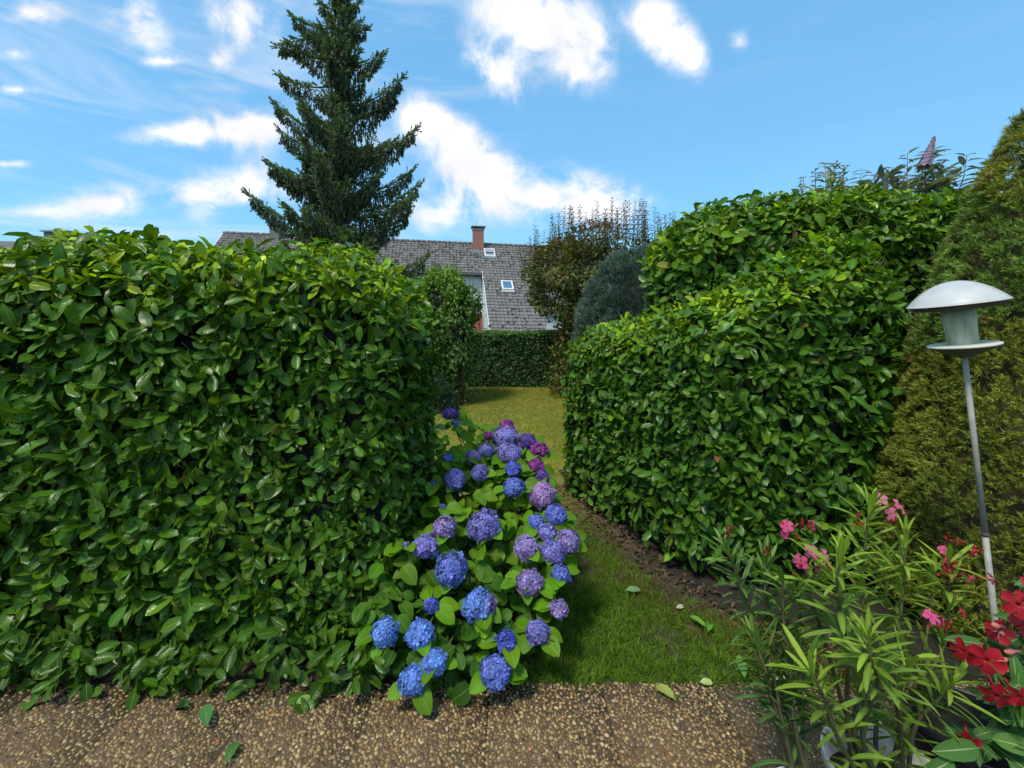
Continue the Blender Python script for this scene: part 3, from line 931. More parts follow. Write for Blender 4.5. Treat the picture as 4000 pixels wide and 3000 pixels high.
FLORET = petal_pts()
hyd = empty('hydrangea_bush', (-0.1, 2.45, 0), 'hydrangea bush with blue, violet and magenta mophead flowers at the end of the left hedge', 'bush')
ZC = ([0, 148, 300, 500, 700, 900, 1100, 1240, 1380, 1480, 1600], [3.7, 3.4, 2.95, 2.58, 2.34, 2.18, 2.07, 1.99, 1.93, 1.88, 1.87])
BLUE, LBLUE, VIO, LIL, MAG, DPUR, DBL, PINK = (0.150, 0.20, 0.62), (0.145, 0.27, 0.72), (0.225, 0.21, 0.57), (0.30, 0.225, 0.52), (0.25, 0.045, 0.25), (0.14, 0.08, 0.33), (0.09, 0.12, 0.50), (0.42, 0.25, 0.55)
heads = [(585, 148, 85, DPUR, 'flat topped purple flower head on the longest stem'), (612, 195, 46, VIO, None), (868, 214, 72, MAG, None), (776, 258, 48, MAG, None),
         (862, 275, 132, VIO, None), (880, 350, 118, VIO, None), (970, 287, 82, DPUR, None), (1027, 333, 90, MAG, 'bright magenta flower head'), (1015, 412, 76, MAG, 'dark magenta flower head'),
         (1045, 463, 66, DPUR, None), (697, 365, 70, LIL, None), (765, 332, 80, VIO, None), (575, 370, 50, BLUE, None), (730, 442, 80, VIO, None),
         (607, 478, 106, VIO, None), (903, 514, 100, BLUE, None), (900, 425, 78, DBL, None), (1045, 552, 130, PINK, 'pinkish lilac flower head'), (1110, 652, 102, BLUE, None),
         (1062, 738, 92, VIO, None), (1172, 782, 116, LIL, None), (1095, 838, 126, VIO, None), (965, 817, 120, LIL, None), (752, 706, 160, VIO, 'large violet blue flower head in the middle'),
         (558, 714, 112, LIL, None), (460, 811, 122, VIO, None), (593, 921, 160, BLUE, None), (730, 1105, 156, LBLUE, None), (982, 991, 126, LIL, None), (1138, 948, 88, BLUE, None),
         (1128, 1122, 86, LIL, None), (1020, 1239, 110, VIO, None), (867, 1285, 102, DBL, None), (808, 1435, 156, BLUE, 'large deep blue flower head hanging over the patio edge'),
         (260, 1237, 130, LBLUE, None), (435, 1249, 130, LBLUE, None), (507, 1387, 116, LBLUE, None), (400, 1480, 136, LBLUE, 'pale blue flower head lying lowest on the patio'),
         (500, 492, 34, BLUE, None), (545, 612, 34, DBL, None), (365, 805, 34, VIO, None), (490, 1105, 66, DBL, None), (1015, 688, 76, BLUE, None)]
M_CORE_H = mat_plain('flower_head_core', (0.05, 0.05, 0.16), 0.9, 0.2, 60)
stems = Acc(); hleaf = Leaves(HYDR)
order = sorted(range(len(heads)), key=lambda i: -heads[i][2])
for idx, (cx, cy, w, colr, lab) in enumerate(heads):
    px, py = 1300 + cx * .7835, 1500 + cy * .7835
    z = float(np.interp(cy, *ZC))
    if cx > 1000 and cy < 1000: z += 0.05
    rad = w * .7835 * z / F / 2 * 1.1
    c = at(px, py, z + rad * 0.3)
    rank = order.index(idx)
    nfl = int(np.clip(4 * math.pi * rad ** 2 / (0.0135 ** 2 * 1.35), 18, 170))
    i_ = np.arange(nfl) + 0.5; phi = np.arccos(1 - 2 * i_ / nfl); th = math.pi * (1 + 5 ** .5) * i_ + rng.random() * 6
    nrm = np.stack([np.cos(th) * np.sin(phi), np.sin(th) * np.sin(phi), np.cos(phi)], 1) + rng.normal(0, 0.07, (nfl, 3)); nrm = unit(nrm)
    axis = unit(np.array([rng.normal(0, .3), -0.7, 0.6 if cy > 300 else 1.2]))
    flat = 0.86 if cy > 200 else 0.6
    sq = np.array([1.0, 1.0, flat * rng.uniform(.92, 1.08)])
    pos = c + nrm * (rad - 0.009) * sq * rng.uniform(0.90, 1.07, (nfl, 1)) * (1 + 0.10 * lump(nrm * 1.3 + idx, 1.4, idx)[:, None]) + nrm * rng.normal(0, .003, (nfl, 1))
    fr = frames(unit(np.cross(nrm, rnd_dir(nfl))), nrm + rng.normal(0, 0.42, nrm.shape))
    fs = rng.uniform(0.0135, 0.0185, nfl) * (0.8 if w < 60 else 1)
    fc = np.array(colr) * rng.uniform(0.65, 1.4, (nfl, 1)) * np.stack([1 + rng.uniform(-.14, .16, nfl), 1 + rng.uniform(-.1, .12, nfl), 1 + rng.uniform(-.08, .05, nfl)], 1)
    if colr == LBLUE and cx == 730:      # its right side has turned violet
        k = np.clip(nrm[:, 0:1] * 1.5 - 0.4, 0, 1); fc = fc * (1 - k) + np.array(LIL) * k
    core = Acc(); ph = np.linspace(0, math.pi, 7)
    core.lathe([(max(1e-4, math.sin(q) * rad * .8), -math.cos(q) * rad * .8 * flat) for q in ph], 10)
    ho = core.build('flower_head', M_CORE_H, hyd, world=False)
    ho.location = Vector((c - np.array(hyd.location)).tolist())
    if lab: ho['label'] = lab
    nsing = 26 if rank < 11 else 0
    face = -nrm[:, 1]; pick = np.argsort(-face)[:nsing]
    keep = np.ones(nfl, bool)
    if nsing:
        me = make_mesh('floret', FLORET[0], FLORET[1], FLORET[2], FLORET[3]) if 'FM' not in globals() else FM
        if 'FM' not in globals(): FM = me; FM.materials.append(M_PETAL)
        for k in pick:
            fo = link('floret', FM, M_PETAL, ho)
            Mx = Matrix(fr[k].tolist()).to_4x4() @ Matrix.Diagonal((fs[k],) * 3 + (1,)); Mx.translation = Vector((pos[k] - c).tolist())
            fo.matrix_basis = Mx; fo.color = (*fc[k].tolist(), 1)
        keep[pick] = False
    fa = Acc(); fa.inst(FLORET, pos[keep] - c, fr[keep], fs[keep], fc[keep]); fb = fa.build('florets', M_PETAL, ho, world=False)
    fb['kind'] = 'stuff'
    # stem from the crown of the bush
    root_p = np.array([-0.12 + rng.normal(0, .08) + (c[0] + .1) * .25, 2.5 + rng.normal(0, .08) + (c[1] - 2.4) * 0.5, 0.0])
    mid = (root_p + c) / 2 + np.array([0, 0.16, 0.06]); e = c + np.array([0, rad * .3, -rad * .6])
    stems.tube([root_p, (root_p + mid) / 2 + rng.normal(0, .02, 3), mid, (mid + e) / 2 + UP * 0.03, e], [0.008, .007, .006, .005, .004], 5, tint=(0.9, 1, 0.8))
    # collar leaves below the flower
    for k in range(5):
        az = rng.uniform(0, 6.28); dd = np.array([math.cos(az), math.sin(az) * .8 - 0.25, rng.uniform(-0.45, 0.25)])
        b = c + np.array([0, rad * .55, -rad * .3]) + unit(dd) * rad * .45
        hleaf.add(b[None], frames(dd[None], np.array([[0, -0.55, 1.0]]) + rng.normal(0, .25, (1, 3))), [rng.uniform(.075, .125)],
                  jitter_col((0.105, 0.235, 0.008), 1), np.array([1.0]))
# leaves over the whole mound
nL = 1150
cx = rng.uniform(110, 1180, nL * 3); cy = rng.uniform(190, 1560, nL * 3)
lft = np.interp(cy, [150, 300, 450, 560, 800, 950, 1200, 1300, 1560], [480, 500, 470, 400, 260, 110, 110, 240, 330])
rgt = np.interp(cy, [150, 300, 450, 600, 800, 1000, 1200, 1400, 1560], [640, 980, 1030, 1080, 1130, 1120, 1060, 920, 840])
ok = (cx > lft) & (cx < rgt); cx, cy = cx[ok][:nL], cy[ok][:nL]
z = np.interp(cy, *ZC) - .10 * (1 - sm(cx, 250, 520)) * sm(cy, 600, 800) + rng.random(len(cx)) ** 1.3 * 0.32 + 0.05 + 0.0006 * np.abs(cx - 700) ** 1.0 * 0.25
for (hx, hy, hw, *_r) in heads:      # leaves stay behind the flower heads
    zh = float(np.interp(hy, *ZC)) + hw * .0006; q = ((cx - hx) ** 2 + (cy - hy) ** 2 < (hw * .68) ** 2) & (z < zh + .09); z[q] = zh + .09 + rng.random(q.sum()) * .1
P = np.stack([(1300 + cx * .7835 - 2000) / F * z, z, CAMH - (1500 + cy * .7835 - 1250) / F * z], 1)
low = P[:, 2] < 0.03; P[low, 2] = rng.uniform(0.03, 0.12, low.sum())
n = len(P)
up_ = rng.uniform(0.0, 1.0, (n, 1))
d = np.column_stack([rng.normal(0, 1, n), -np.abs(rng.normal(0.5, .5, n)), rng.uniform(-0.8, 0.35, n)])
nn = np.column_stack([rng.normal(0, .35, n), rng.uniform(-1.0, -0.2, n), rng.uniform(0.5, 1.2, n)])
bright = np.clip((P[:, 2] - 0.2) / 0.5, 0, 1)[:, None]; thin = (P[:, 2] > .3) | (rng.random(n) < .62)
c = (np.array([0.040, 0.110, 0.010]) * (1 - bright) + np.array([0.130, 0.265, 0.008]) * bright) * rng.uniform(0.65, 1.3, (n, 1)) * np.stack([1 + rng.uniform(-.15, .2, n), np.ones(n), np.ones(n)], 1)  # lower leaves coloured darker, standing in for shade at the foot
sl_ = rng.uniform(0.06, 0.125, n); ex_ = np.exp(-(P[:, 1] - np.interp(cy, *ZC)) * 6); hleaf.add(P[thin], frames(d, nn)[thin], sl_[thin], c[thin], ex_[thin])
# back of the mound
n = 450; q = rnd_dir(n); q[:, 1] = np.abs(q[:, 1]); q[:, 2] = np.abs(q[:, 2])
P = np.array([-0.15, 2.75, 0.05]) + q * np.array([0.5, 0.6, 0.72]) * rng.uniform(0.75, 1, (n, 1))
hleaf.add(P, frames(q + rng.normal(0, .5, q.shape) - UP * .3, q + UP * .8), rng.uniform(.07, .12, n), jitter_col((0.08, 0.18, 0.02), n), np.full(n, .01))
hleaf.finish(hyd, 'foliage', 'leaf', M_HYLEAF, 300)
for i in range(60):
    b = np.array([-0.12 + rng.uniform(-.15, .12), 2.55 + rng.uniform(-.15, .2), 0]); e = b + np.array([rng.uniform(-.3, .05), rng.uniform(-.1, .25), rng.uniform(.2, .4)])
    stems.tube([b, (b + e) / 2 + UP * .04, e], [.007, .006, .004], 5, tint=(0.6, 0.6, 0.4))
stems.build('stems', M_STEM, hyd, 'stuff')

# ================================================================== CONIFERS: dwarf cone, blue cypress
def cone_conifer(name, label, c, rfun, H, tpls, nclump, size, colfun, cat, up_bias, crad, per=12, core=0.80, dents=0.03, core_mat=None):
    """a dense conifer: clumps of needle tufts all over a solid of revolution, more of them on the garden side"""
    root = empty(name, (c[0], c[1], 0), label, cat)
    hs = np.linspace(0, 1, 18)
    a = Acc(); a.lathe([(max(0.004, rfun(h) * core - 0.03), h * H * 0.96) for h in hs], 28, c=(c[0], c[1], 0)); a.build('dark_core', core_mat or M_CORE, root)  # solid core added behind the tufts so no light shows through
    a = Acc(); a.tube([(c[0], c[1], -0.03), (c[0], c[1], H * .5), (c[0], c[1], H * .93)], [0.06, 0.04, 0.01], 8); a.build('trunk', M_BARK, root)
    m0 = nclump * 4
    t = rng.random(m0); w = np.array([rfun(x) for x in t]); th = rng.uniform(0, 6.283, m0)
    toc = math.atan2(-c[1], -c[0]); facing = np.cos(th - toc)
    k = rng.random(m0) < (w / w.max() + .08) * np.where(facing > -0.25, 1.0, 0.28); t, w, th = t[k][:nclump], w[k][:nclump], th[k][:nclump]; n = len(t)
    rad = np.stack([np.cos(th), np.sin(th), np.zeros(n)], 1)
    slope = np.array([(rfun(min(1, x + .01)) - rfun(max(0, x - .01))) / (0.02 * H) for x in t])
    nrm = unit(rad - UP * slope[:, None])
    P = np.array([c[0], c[1], 0]) + rad * w[:, None] + UP * (t * H)[:, None]
    cl = lump(P * 2.6, 1.0, 2.0) * 0.6 + lump(P * 6.5, 1.0, 5.0) * 0.6
    P = P + nrm * (cl * dents - rng.random(n) ** 2 * 0.07)[:, None]
    C = colfun(P, cl, t, n)
    cdir = unit(nrm + UP * up_bias + rng.normal(0, .2, P.shape)); cs = crad * rng.uniform(.6, 1.35, n)
    idx = np.repeat(np.arange(n), per); q = unit(rnd_dir(len(idx)) + cdir[idx] * 1.1)
    PP = P[idx] + q * cs[idx][:, None] * rng.uniform(.3, 1, (len(idx), 1)); d = unit(q + cdir[idx] * .5 + rng.normal(0, .2, q.shape))
    out = np.clip(np.einsum('ij,ij->i', q, cdir[idx]), 0, 1)[:, None]
    CC = C[idx] * (0.8 + .35 * out) * rng.uniform(.8, 1.2, (len(idx), 1))  # inner tufts coloured darker than outer ones to shade each clump
    ti = rng.integers(0, len(tpls), len(idx)); a = Acc(); sz_ = size * rng.uniform(.7, 1.3, len(idx))
    for i in range(len(tpls)):
        m = ti == i; a.inst(tpls[i], PP[m], frames(d[m], rnd_dir(m.sum())), sz_[m], CC[m])
    a.build('foliage', M_NEEDLE, root, 'stuff')
    return root


def brush3(n, seed, wd, ln, ang):
    """needle tuft of single triangles"""
    r = np.random.default_rng(seed); V = []; T = []; L = []; C = []
    for i in range(n):
        t = r.random() * 0.75; ph = r.random() * 6.283; th = ang * r.uniform(.5, 1.15) * (1 - 0.3 * t)
        d = np.array([math.sin(th) * math.cos(ph), math.cos(th), math.sin(th) * math.sin(ph)])
        s = unit(np.cross(d, r.normal(size=3))) * wd; b = np.array([0, t, 0]); l = ln * r.uniform(.8, 1.2)
        k = len(V); V += [b - s, b + s, b + d * l]; L += [(0, t, 0)] * 3; C += [(0.85,) * 3] * 2 + [(1.15,) * 3]; T.append([k, k + 1, k + 2])  # needle bases darker, tips lighter: new growth with mild shading painted in
    return np.array(V), np.array(T), np.array(L, float), np.array(C, float)


def brush(n, seed, wd=0.05, ln=0.34, ang=0.9):
    """a short twig densely set with needles"""
    r = np.random.default_rng(seed); V = []; T = []; L = []; C = []
    for i in range(n):
        t = r.random() * 0.8; ph = r.random() * 6.283; th = ang * r.uniform(.6, 1.15) * (1 - 0.35 * t)
        d = np.array([math.sin(th) * math.cos(ph), math.cos(th), math.sin(th) * math.sin(ph)])
        s = unit(np.cross(d, r.normal(size=3))) * wd; b = np.array([0, t, 0]); l = ln * r.uniform(.8, 1.2)
        k = len(V); V += [b - s, b + s, b + d * l + s * .35, b + d * l - s * .35]; L += [(0, t, 0)] * 4; C += [(0.7,) * 3] * 2 + [(1.25,) * 3] * 2  # bases darkened, ends lightened: fresh growth plus some painted shading
        T += [[k, k + 1, k + 2], [k, k + 2, k + 3]]
    return np.array(V), np.array(T), np.array(L, float), np.array(C, float)


BR = [brush3(9, s, 0.062, 0.55, 0.95) for s in (1, 2, 3)]


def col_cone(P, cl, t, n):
    tip = np.clip(0.55 + cl * 0.5, 0, 1)[:, None]  # lighter on bulges, darker in dents
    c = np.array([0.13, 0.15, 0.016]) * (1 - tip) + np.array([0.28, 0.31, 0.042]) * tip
    rust = (rng.random((n, 1)) < 0.10) * (lump(P, 1.3, 9)[:, None] > 0.2)
    c = np.where(rust, np.array([0.19, 0.125, 0.03]), c)
    gr = (lump(P, 1.1, 4)[:, None] > 0.45)
    c = np.where(gr, c * np.array([0.70, 0.98, 1.2]), c)
    return c * rng.uniform(0.7, 1.3, (n, 1))


CH = 2.92
M_CORE_B = mat_plain('conifer_inside', (0.060, 0.045, 0.018), 0.95, 0.5, 14, bump=0.03, bscale=22)


def r_cone(t): return float(np.interp(t * CH, [0, .15, .55, 1.0, 1.55, 1.94, 2.31, 2.68, 2.85, CH], [.72, .86, .82, .72, .59, .49, .37, .19, .09, .0]))


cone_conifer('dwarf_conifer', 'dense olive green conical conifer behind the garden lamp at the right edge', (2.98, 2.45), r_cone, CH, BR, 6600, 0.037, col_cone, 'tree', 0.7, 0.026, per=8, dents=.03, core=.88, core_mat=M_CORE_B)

SP = [brush3(8, s, 0.05, 0.45, 0.45) for s in (7, 8)]


def col_blue(P, cl, t, n):
    tip = np.clip(0.5 + cl * 0.6, 0, 1)[:, None]  # colour lightened on swellings, darkened in hollows
    c = np.array([0.05, 0.09, 0.07]) * (1 - tip) + np.array([0.135, 0.20, 0.145]) * tip
    return c * rng.uniform(0.7, 1.3, (n, 1))


def r_blue(t): return 0.93 * math.sqrt(max(0, 1 - max(0, (t - 0.42) / 0.58) ** 2.2))
cone_conifer('blue_cypress', 'round topped blue-green cypress showing above the lower right hedge', (1.90, 6.6), r_blue, 2.62, SP, 3600, 0.085, col_blue, 'tree', 1.2, 0.05, per=9, core=.86, dents=.05)

# ================================================================== GARDEN LAMP
lp_base = np.array([1.912, 1.75, 0.0])
lamp = empty('garden_lamp', tuple(lp_base), 'leaning mushroom garden lamp with pale domed cap on a thin steel pole', 'lamp', rot=(R_(-1.6), R_(-5.0), 0))
M_STEEL = mat_plain('weathered_pole', (0.30, 0.285, 0.245), 0.6, 0.18, 25, metal=0.1, bump=.001, bscale=90)
M_CAP = mat_plain('cap_enamel', (0.50, 0.49, 0.46), 0.32, 0.10, 14, spec=0.5, coat=0.2)
M_CAPIN = mat_plain('cap_inside', (0.06, 0.05, 0.045), 0.6, 0.3, 12)
M_DISH = mat_plain('dish_lower', (0.07, 0.07, 0.06), 0.5, 0.25, 12)
M_RIM = mat_plain('dish_rim', (0.55, 0.54, 0.42), 0.6, 0.12, 20)
mg, nt = nodes_of('grimy_frosted_glass')
tc = N(nt, 'ShaderNodeTexCoord'); mp = N(nt, 'ShaderNodeMapping'); mp.inputs['Scale'].default_value = (22, 22, 4)
nz = N(nt, 'ShaderNodeTexNoise'); nz.inputs['Scale'].default_value = 2.2; nz.inputs['Detail'].default_value = 4
nt.links.new(tc.outputs['Object'], mp.inputs[0]); nt.links.new(mp.outputs[0], nz.inputs['Vector'])
cr = N(nt, 'ShaderNodeValToRGB'); cr.color_ramp.elements[0].color = (0.60, 0.62, 0.44, 1); cr.color_ramp.elements[1].color = (0.95, 0.95, 0.84, 1)
cr.color_ramp.elements[0].position = 0.35; cr.color_ramp.elements[1].position = 0.68
nt.links.new(nz.outputs[0], cr.inputs[0])
p = N(nt, 'ShaderNodeBsdfPrincipled'); nt.links.new(cr.outputs[0], p.inputs['Base Color']); p.inputs['Roughness'].default_value = 0.35; p.inputs['Transmission Weight'].default_value = 0.0; p.inputs['Specular IOR Level'].default_value = 0.3; p.inputs['IOR'].default_value = 1.3
tr = N(nt, 'ShaderNodeBsdfTranslucent'); nt.links.new(cr.outputs[0], tr.inputs[0])
ms = N(nt, 'ShaderNodeMixShader'); ms.inputs[0].default_value = 0.6; o_ = N(nt, 'ShaderNodeOutputMaterial')
nt.links.new(p.outputs[0], ms.inputs[1]); nt.links.new(tr.outputs[0], ms.inputs[2]); nt.links.new(ms.outputs[0], o_.inputs[0])
HEADT = Matrix.Translation((0, 0, 1.535)) @ Matrix.Rotation(R_(-2.6), 4, 'Y') @ Matrix.Translation((0, 0, -1.535))
PH = 1.535       # height of the dish along the pole
a = Acc(); a.tube([(0, 0, -0.05), (0, 0, 0.80)], [0.0101, 0.0101], 16); a.build('lower_pole', M_STEEL, lamp, world=False)
a = Acc(); a.tube([(0, 0, 0.803), (0, 0, PH - 0.035)], [0.0096, 0.0096], 16); a.build('upper_pole', M_STEEL, lamp, world=False)
a = Acc(); a.lathe([(0.0112, 0.792), (0.0122, 0.793), (0.0122, 0.804), (0.0098, 0.806)], 16); a.build('collar', M_CAPIN, lamp, world=False)
a = Acc(); a.lathe([(0.012, PH - 0.045), (0.03, PH - 0.040), (0.065, PH - 0.024), (0.098, PH - 0.008), (0.106, PH - 0.0015)], 40); a.build('dish', M_DISH, lamp, world=False)
a = Acc(); a.lathe([(0.0, PH - 0.001), (0.106, PH - 0.001), (0.110, PH + 0.001), (0.110, PH + 0.006), (0.107, PH + 0.008), (0.055, PH + 0.009), (0, PH + .009)], 48); a.build('dish_rim', M_RIM, lamp, world=False)
a = Acc(); a.lathe([(0.046, PH + 0.009), (0.0495, PH + 0.08), (0.055, PH + 0.170), (0.0525, PH + 0.170), (0.047, PH + 0.08), (0.0435, PH + 0.01)], 40); a.build('glass', mg, lamp, world=False)
a = Acc(); a.lathe([(0.0, PH + 0.012), (0.02, PH + .012), (0.02, PH + .05), (0.016, PH + .055), (0.028, PH + .085), (0.029, PH + .11), (0.018, PH + .135), (0, PH + .14)], 20)
a.build('bulb', mat_plain('bulb_white', (0.7, 0.7, 0.66), 0.4, 0.05, 5), lamp, world=False)
CB = PH + 0.168; CR = 0.152; CHt = 0.090
pr = [(CR * x, CB + CHt * (1 - x ** 2.0) ** .92) for x in np.linspace(0.002, .995, 24)]
pr += [(CR * 1.0, CB + 0.004), (CR * 1.0, CB + 0.0)]
a = Acc(); a.lathe(pr, 64); a.build('cap', M_CAP, lamp, world=False)
pi = [(CR - 0.004, CB - 0.0002), (CR - 0.012, CB - 0.012), (CR - 0.03, CB - 0.020), (CR - 0.034, CB - 0.018), (CR - 0.016, CB - 0.006), (CR - 0.006, CB + 0.006)] + [((CR - 0.008) * x, CB + (CHt - 0.008) * (1 - x ** 2) ** .92 * 0.95) for x in np.linspace(.95, 0.002, 14)]
a = Acc(); a.lathe(pi, 64); a.build('cap_lining', M_CAPIN, lamp, world=False)  # its dark lip hangs below the rim to imitate the shaded underside
a = Acc(); a.lathe([(0.0, CB + 0.03), (0.058, CB + 0.03), (0.060, CB - 0.012), (0.0565, CB - 0.014)], 40); a.build('glass_holder', M_CAPIN, lamp, world=False)
a = Acc(); a.lathe([(0.0001, -0.004), (0.004, -0.002), (0.004, 0.002), (0.0001, 0.005)], 10, c=(-CR + 0.012, -0.02, CB - 0.004)); a.build('screw', M_CAP, lamp, world=False)

for o in lamp.children:
    if o.name.split('.')[0] not in ('lower_pole', 'upper_pole', 'collar'): o.matrix_basis = HEADT.copy()
# ================================================================== POTS AND OLEANDERS
M_WHITE = mat_plain('white_plastic', (0.74, 0.74, 0.72), 0.4, 0.05, 8, col2=(0.66, 0.66, 0.62))
M_BLACK = mat_plain('black_plastic', (0.018, 0.018, 0.020), 0.4, 0.2, 8)
M_SOIL = mat_plain('potting_soil', (0.025, 0.018, 0.012), 0.95, 0.5, 60, bump=0.01, bscale=120)


def pot(c, r, h, mat, label, thick=0.006, base=0.72):
    root = empty('plant_pot', c, label, 'plant pot')
    a = Acc(); a.lathe([(0, 0.002), (r * base, 0.002), (r * (base + .02), 0.01), (r * 0.95, h * 0.86), (r * 0.96, h * 0.87), (r * 1.02, h * 0.875), (r * 1.03, h * .985), (r * 1.02, h), (r * 0.985, h), (r * .975, h * .98), (r * 0.93, h * 0.7), (0.9 * r, h * .6)], 48)
    a.build('pot_body', mat, root, world=False)
    a = Acc(); a.lathe([(0, h * .72), (r * .5, h * .73), (r * .925, h * .715)], 24); a.build('soil', M_SOIL, root, world=False)
    return root


pot((1.11, 1.36, 0), 0.152, 0.30, M_WHITE, 'large white plastic pot holding the tall pink oleander')
pot((0.845, 1.29, 0), 0.105, 0.262, M_WHITE, 'small white plastic pot holding the darker oleander on the left')
pot((1.52, 1.50, 0), 0.17, 0.30, M_BLACK, 'black plastic pot holding the red trumpet flowered plant')


def K(x, y, z):   # crop coordinates of the oleander study
    return at(3000 + x * .663, 1900 + y * .663, z)


def K2(x, y, z): return at(2000 + x * .663, 1900 + y * .663, z)


def flower_tpl(npet, tube, seed):
    V = []; T = []; L = []; C = []
    for k in range(5):
        a0 = k * 2 * math.pi / 5; b = len(V)
        ca, sa = math.cos(a0), math.sin(a0)
        for (r, w, z) in ((0.08, 0.0, tube), (0.35, -0.22, tube + .12), (0.35, 0.26, tube + .10), (0.85, -0.40, tube + .02), (0.8, 0.50, tube + .28), (1.1, 0.12, tube - .12)):
            V.append((ca * r - sa * w, sa * r + ca * w, z)); L.append((0, r, 0)); C.append((1, 1, 1) if r > .3 else (1.1, 1.4, 1.1))
        T += [[b, b + 1, b + 2], [b + 1, b + 3, b + 5], [b + 1, b + 5, b + 2], [b + 2, b + 5, b + 4]]
    b = len(V)
    for (r, z) in ((0.07, 0.0), (0.10, tube * .5), (0.2, tube)):
        for j in range(6):
            a0 = j / 6 * 6.283; V.append((r * math.cos(a0), r * math.sin(a0), z)); L.append((0, 0, 0)); C.append((1.2, 2.2, 1.6) if z < tube * .7 else (1, 1, 1))
    for i in range(2):
        for j in range(6):
            p_, q_ = b + i * 6 + j, b + i * 6 + (j + 1) % 6; T += [[p_, q_, q_ + 6], [p_, q_ + 6, p_ + 6]]
    V = np.array(V, float); V = np.stack([V[:, 0], V[:, 2], V[:, 1]], 1)   # opens along +Y
    return V, np.array(T), np.array(L, float), np.array(C, float)


def bud_tpl():
    V = []; T = []; k = 6; pr = [(0.02, 0), (0.06, .15), (0.07, .5), (0.13, .75), (0.09, .9), (0.005, 1.0)]
    for (r, y) in pr:
        for j in range(k): V.append((r * math.cos(j / k * 6.283), y, r * math.sin(j / k * 6.283)))
    for i in range(len(pr) - 1):
        for j in range(k):
            a, b = i * k + j, i * k + (j + 1) % k; T += [[a, b, b + k], [a, b + k, a + k]]
    V = np.array(V, float); return V, np.array(T), np.column_stack([np.zeros(len(V)), V[:, 1], np.zeros(len(V))])


OFL = flower_tpl(5, 0.7, 1); MFL = flower_tpl(5, 1.5, 2); BUD = bud_tpl()
FMESH = {}


def place(name, tpl, pos, d, s, col, parent, key):
    if key not in FMESH:
        FMESH[key] = make_mesh(name, tpl[0], tpl[1], tpl[2], tpl[3] if len(tpl) > 3 else None); FMESH[key].materials.append(M_PETAL)
    o = link(name, FMESH[key], M_PETAL, parent)
    R = frames(np.array([d], float), rnd_dir(1))[0]
    Mx = Matrix(R.tolist()).to_4x4() @ Matrix.Diagonal((s, s, s, 1)); Mx.translation = Vector((np.asarray(pos) - np.array(parent.location)).tolist())
    o.matrix_basis = Mx; o.color = (*[float(c) for c in col], 1)
    return o


def spline(P, n=14):
    P = np.asarray(P, float); m = len(P); t = np.linspace(0, m - 1, n); out = []
    for q in t:
        i = min(int(q), m - 2); f = q - i
        p0, p1, p2, p3 = P[max(i - 1, 0)], P[i], P[i + 1], P[min(i + 2, m - 1)]
        out.append(0.5 * ((2 * p1) + (-p0 + p2) * f + (2 * p0 - 5 * p1 + 4 * p2 - p3) * f * f + (-p0 + 3 * p1 - 3 * p2 + p3) * f ** 3))
    return np.array(out)


def oleander(root, stemlist, leaf_len, colr, n_whorl=13, topcol=(0.25, 0.36, 0.03)):
    lv = Leaves(OLEA)
    for (pts, tip, dens) in stemlist:
        st = Acc(); C = spline(pts, 16); st.tube(C, np.linspace(0.0075, 0.0032, 16), 6, tint=(0.62, 0.48, 0.5)); st.build('stem', M_STEM, root)
        L = np.linalg.norm(np.diff(C, axis=0), axis=1).sum()
        nw = max(5, int(L / 0.030 * dens))
        for w in range(nw):
            t = 0.14 + 0.86 * (w + .5) / nw
            if rng.random() > 0.30 + t: continue
            q = t * 15; i = min(int(q), 14); pos = C[i] + (C[i + 1] - C[i]) * (q - i); ax = unit(C[i + 1] - C[i])
            a0 = unit(np.cross(ax, [0.3, 0.8, 0.1])); b0 = np.cross(ax, a0); ph = w * 1.05 + rng.normal(0, .2)
            for k in range(3):
                az = ph + k * 2.094; rad = a0 * math.cos(az) + b0 * math.sin(az)
                el = (1.15 - 0.35 * t + rng.normal(0, .15)) if not (tip and t > 0.9) else rng.uniform(0.15, 0.5)
                d = ax * math.cos(el) + rad * math.sin(el) - UP * 0.12
                nn = ax * math.sin(el) - rad * math.cos(el) + UP * .4
                f = np.clip((t - .55) / .45, 0, 1)
                c = (np.array(colr) * (1 - f) + np.array(topcol) * f) * rng.uniform(.75, 1.25)
                if rng.random() < 0.012: c = np.array([0.5, 0.36, 0.03])
                s = leaf_len * rng.uniform(.75, 1.2) * (0.8 if (tip and t > .93) else 1)
                lv.add(pos[None], frames(d[None], nn[None]), [s], c[None], np.array([1.0]))
    lv.finish(root, 'foliage', 'leaf', M_OLLEAF, 300)


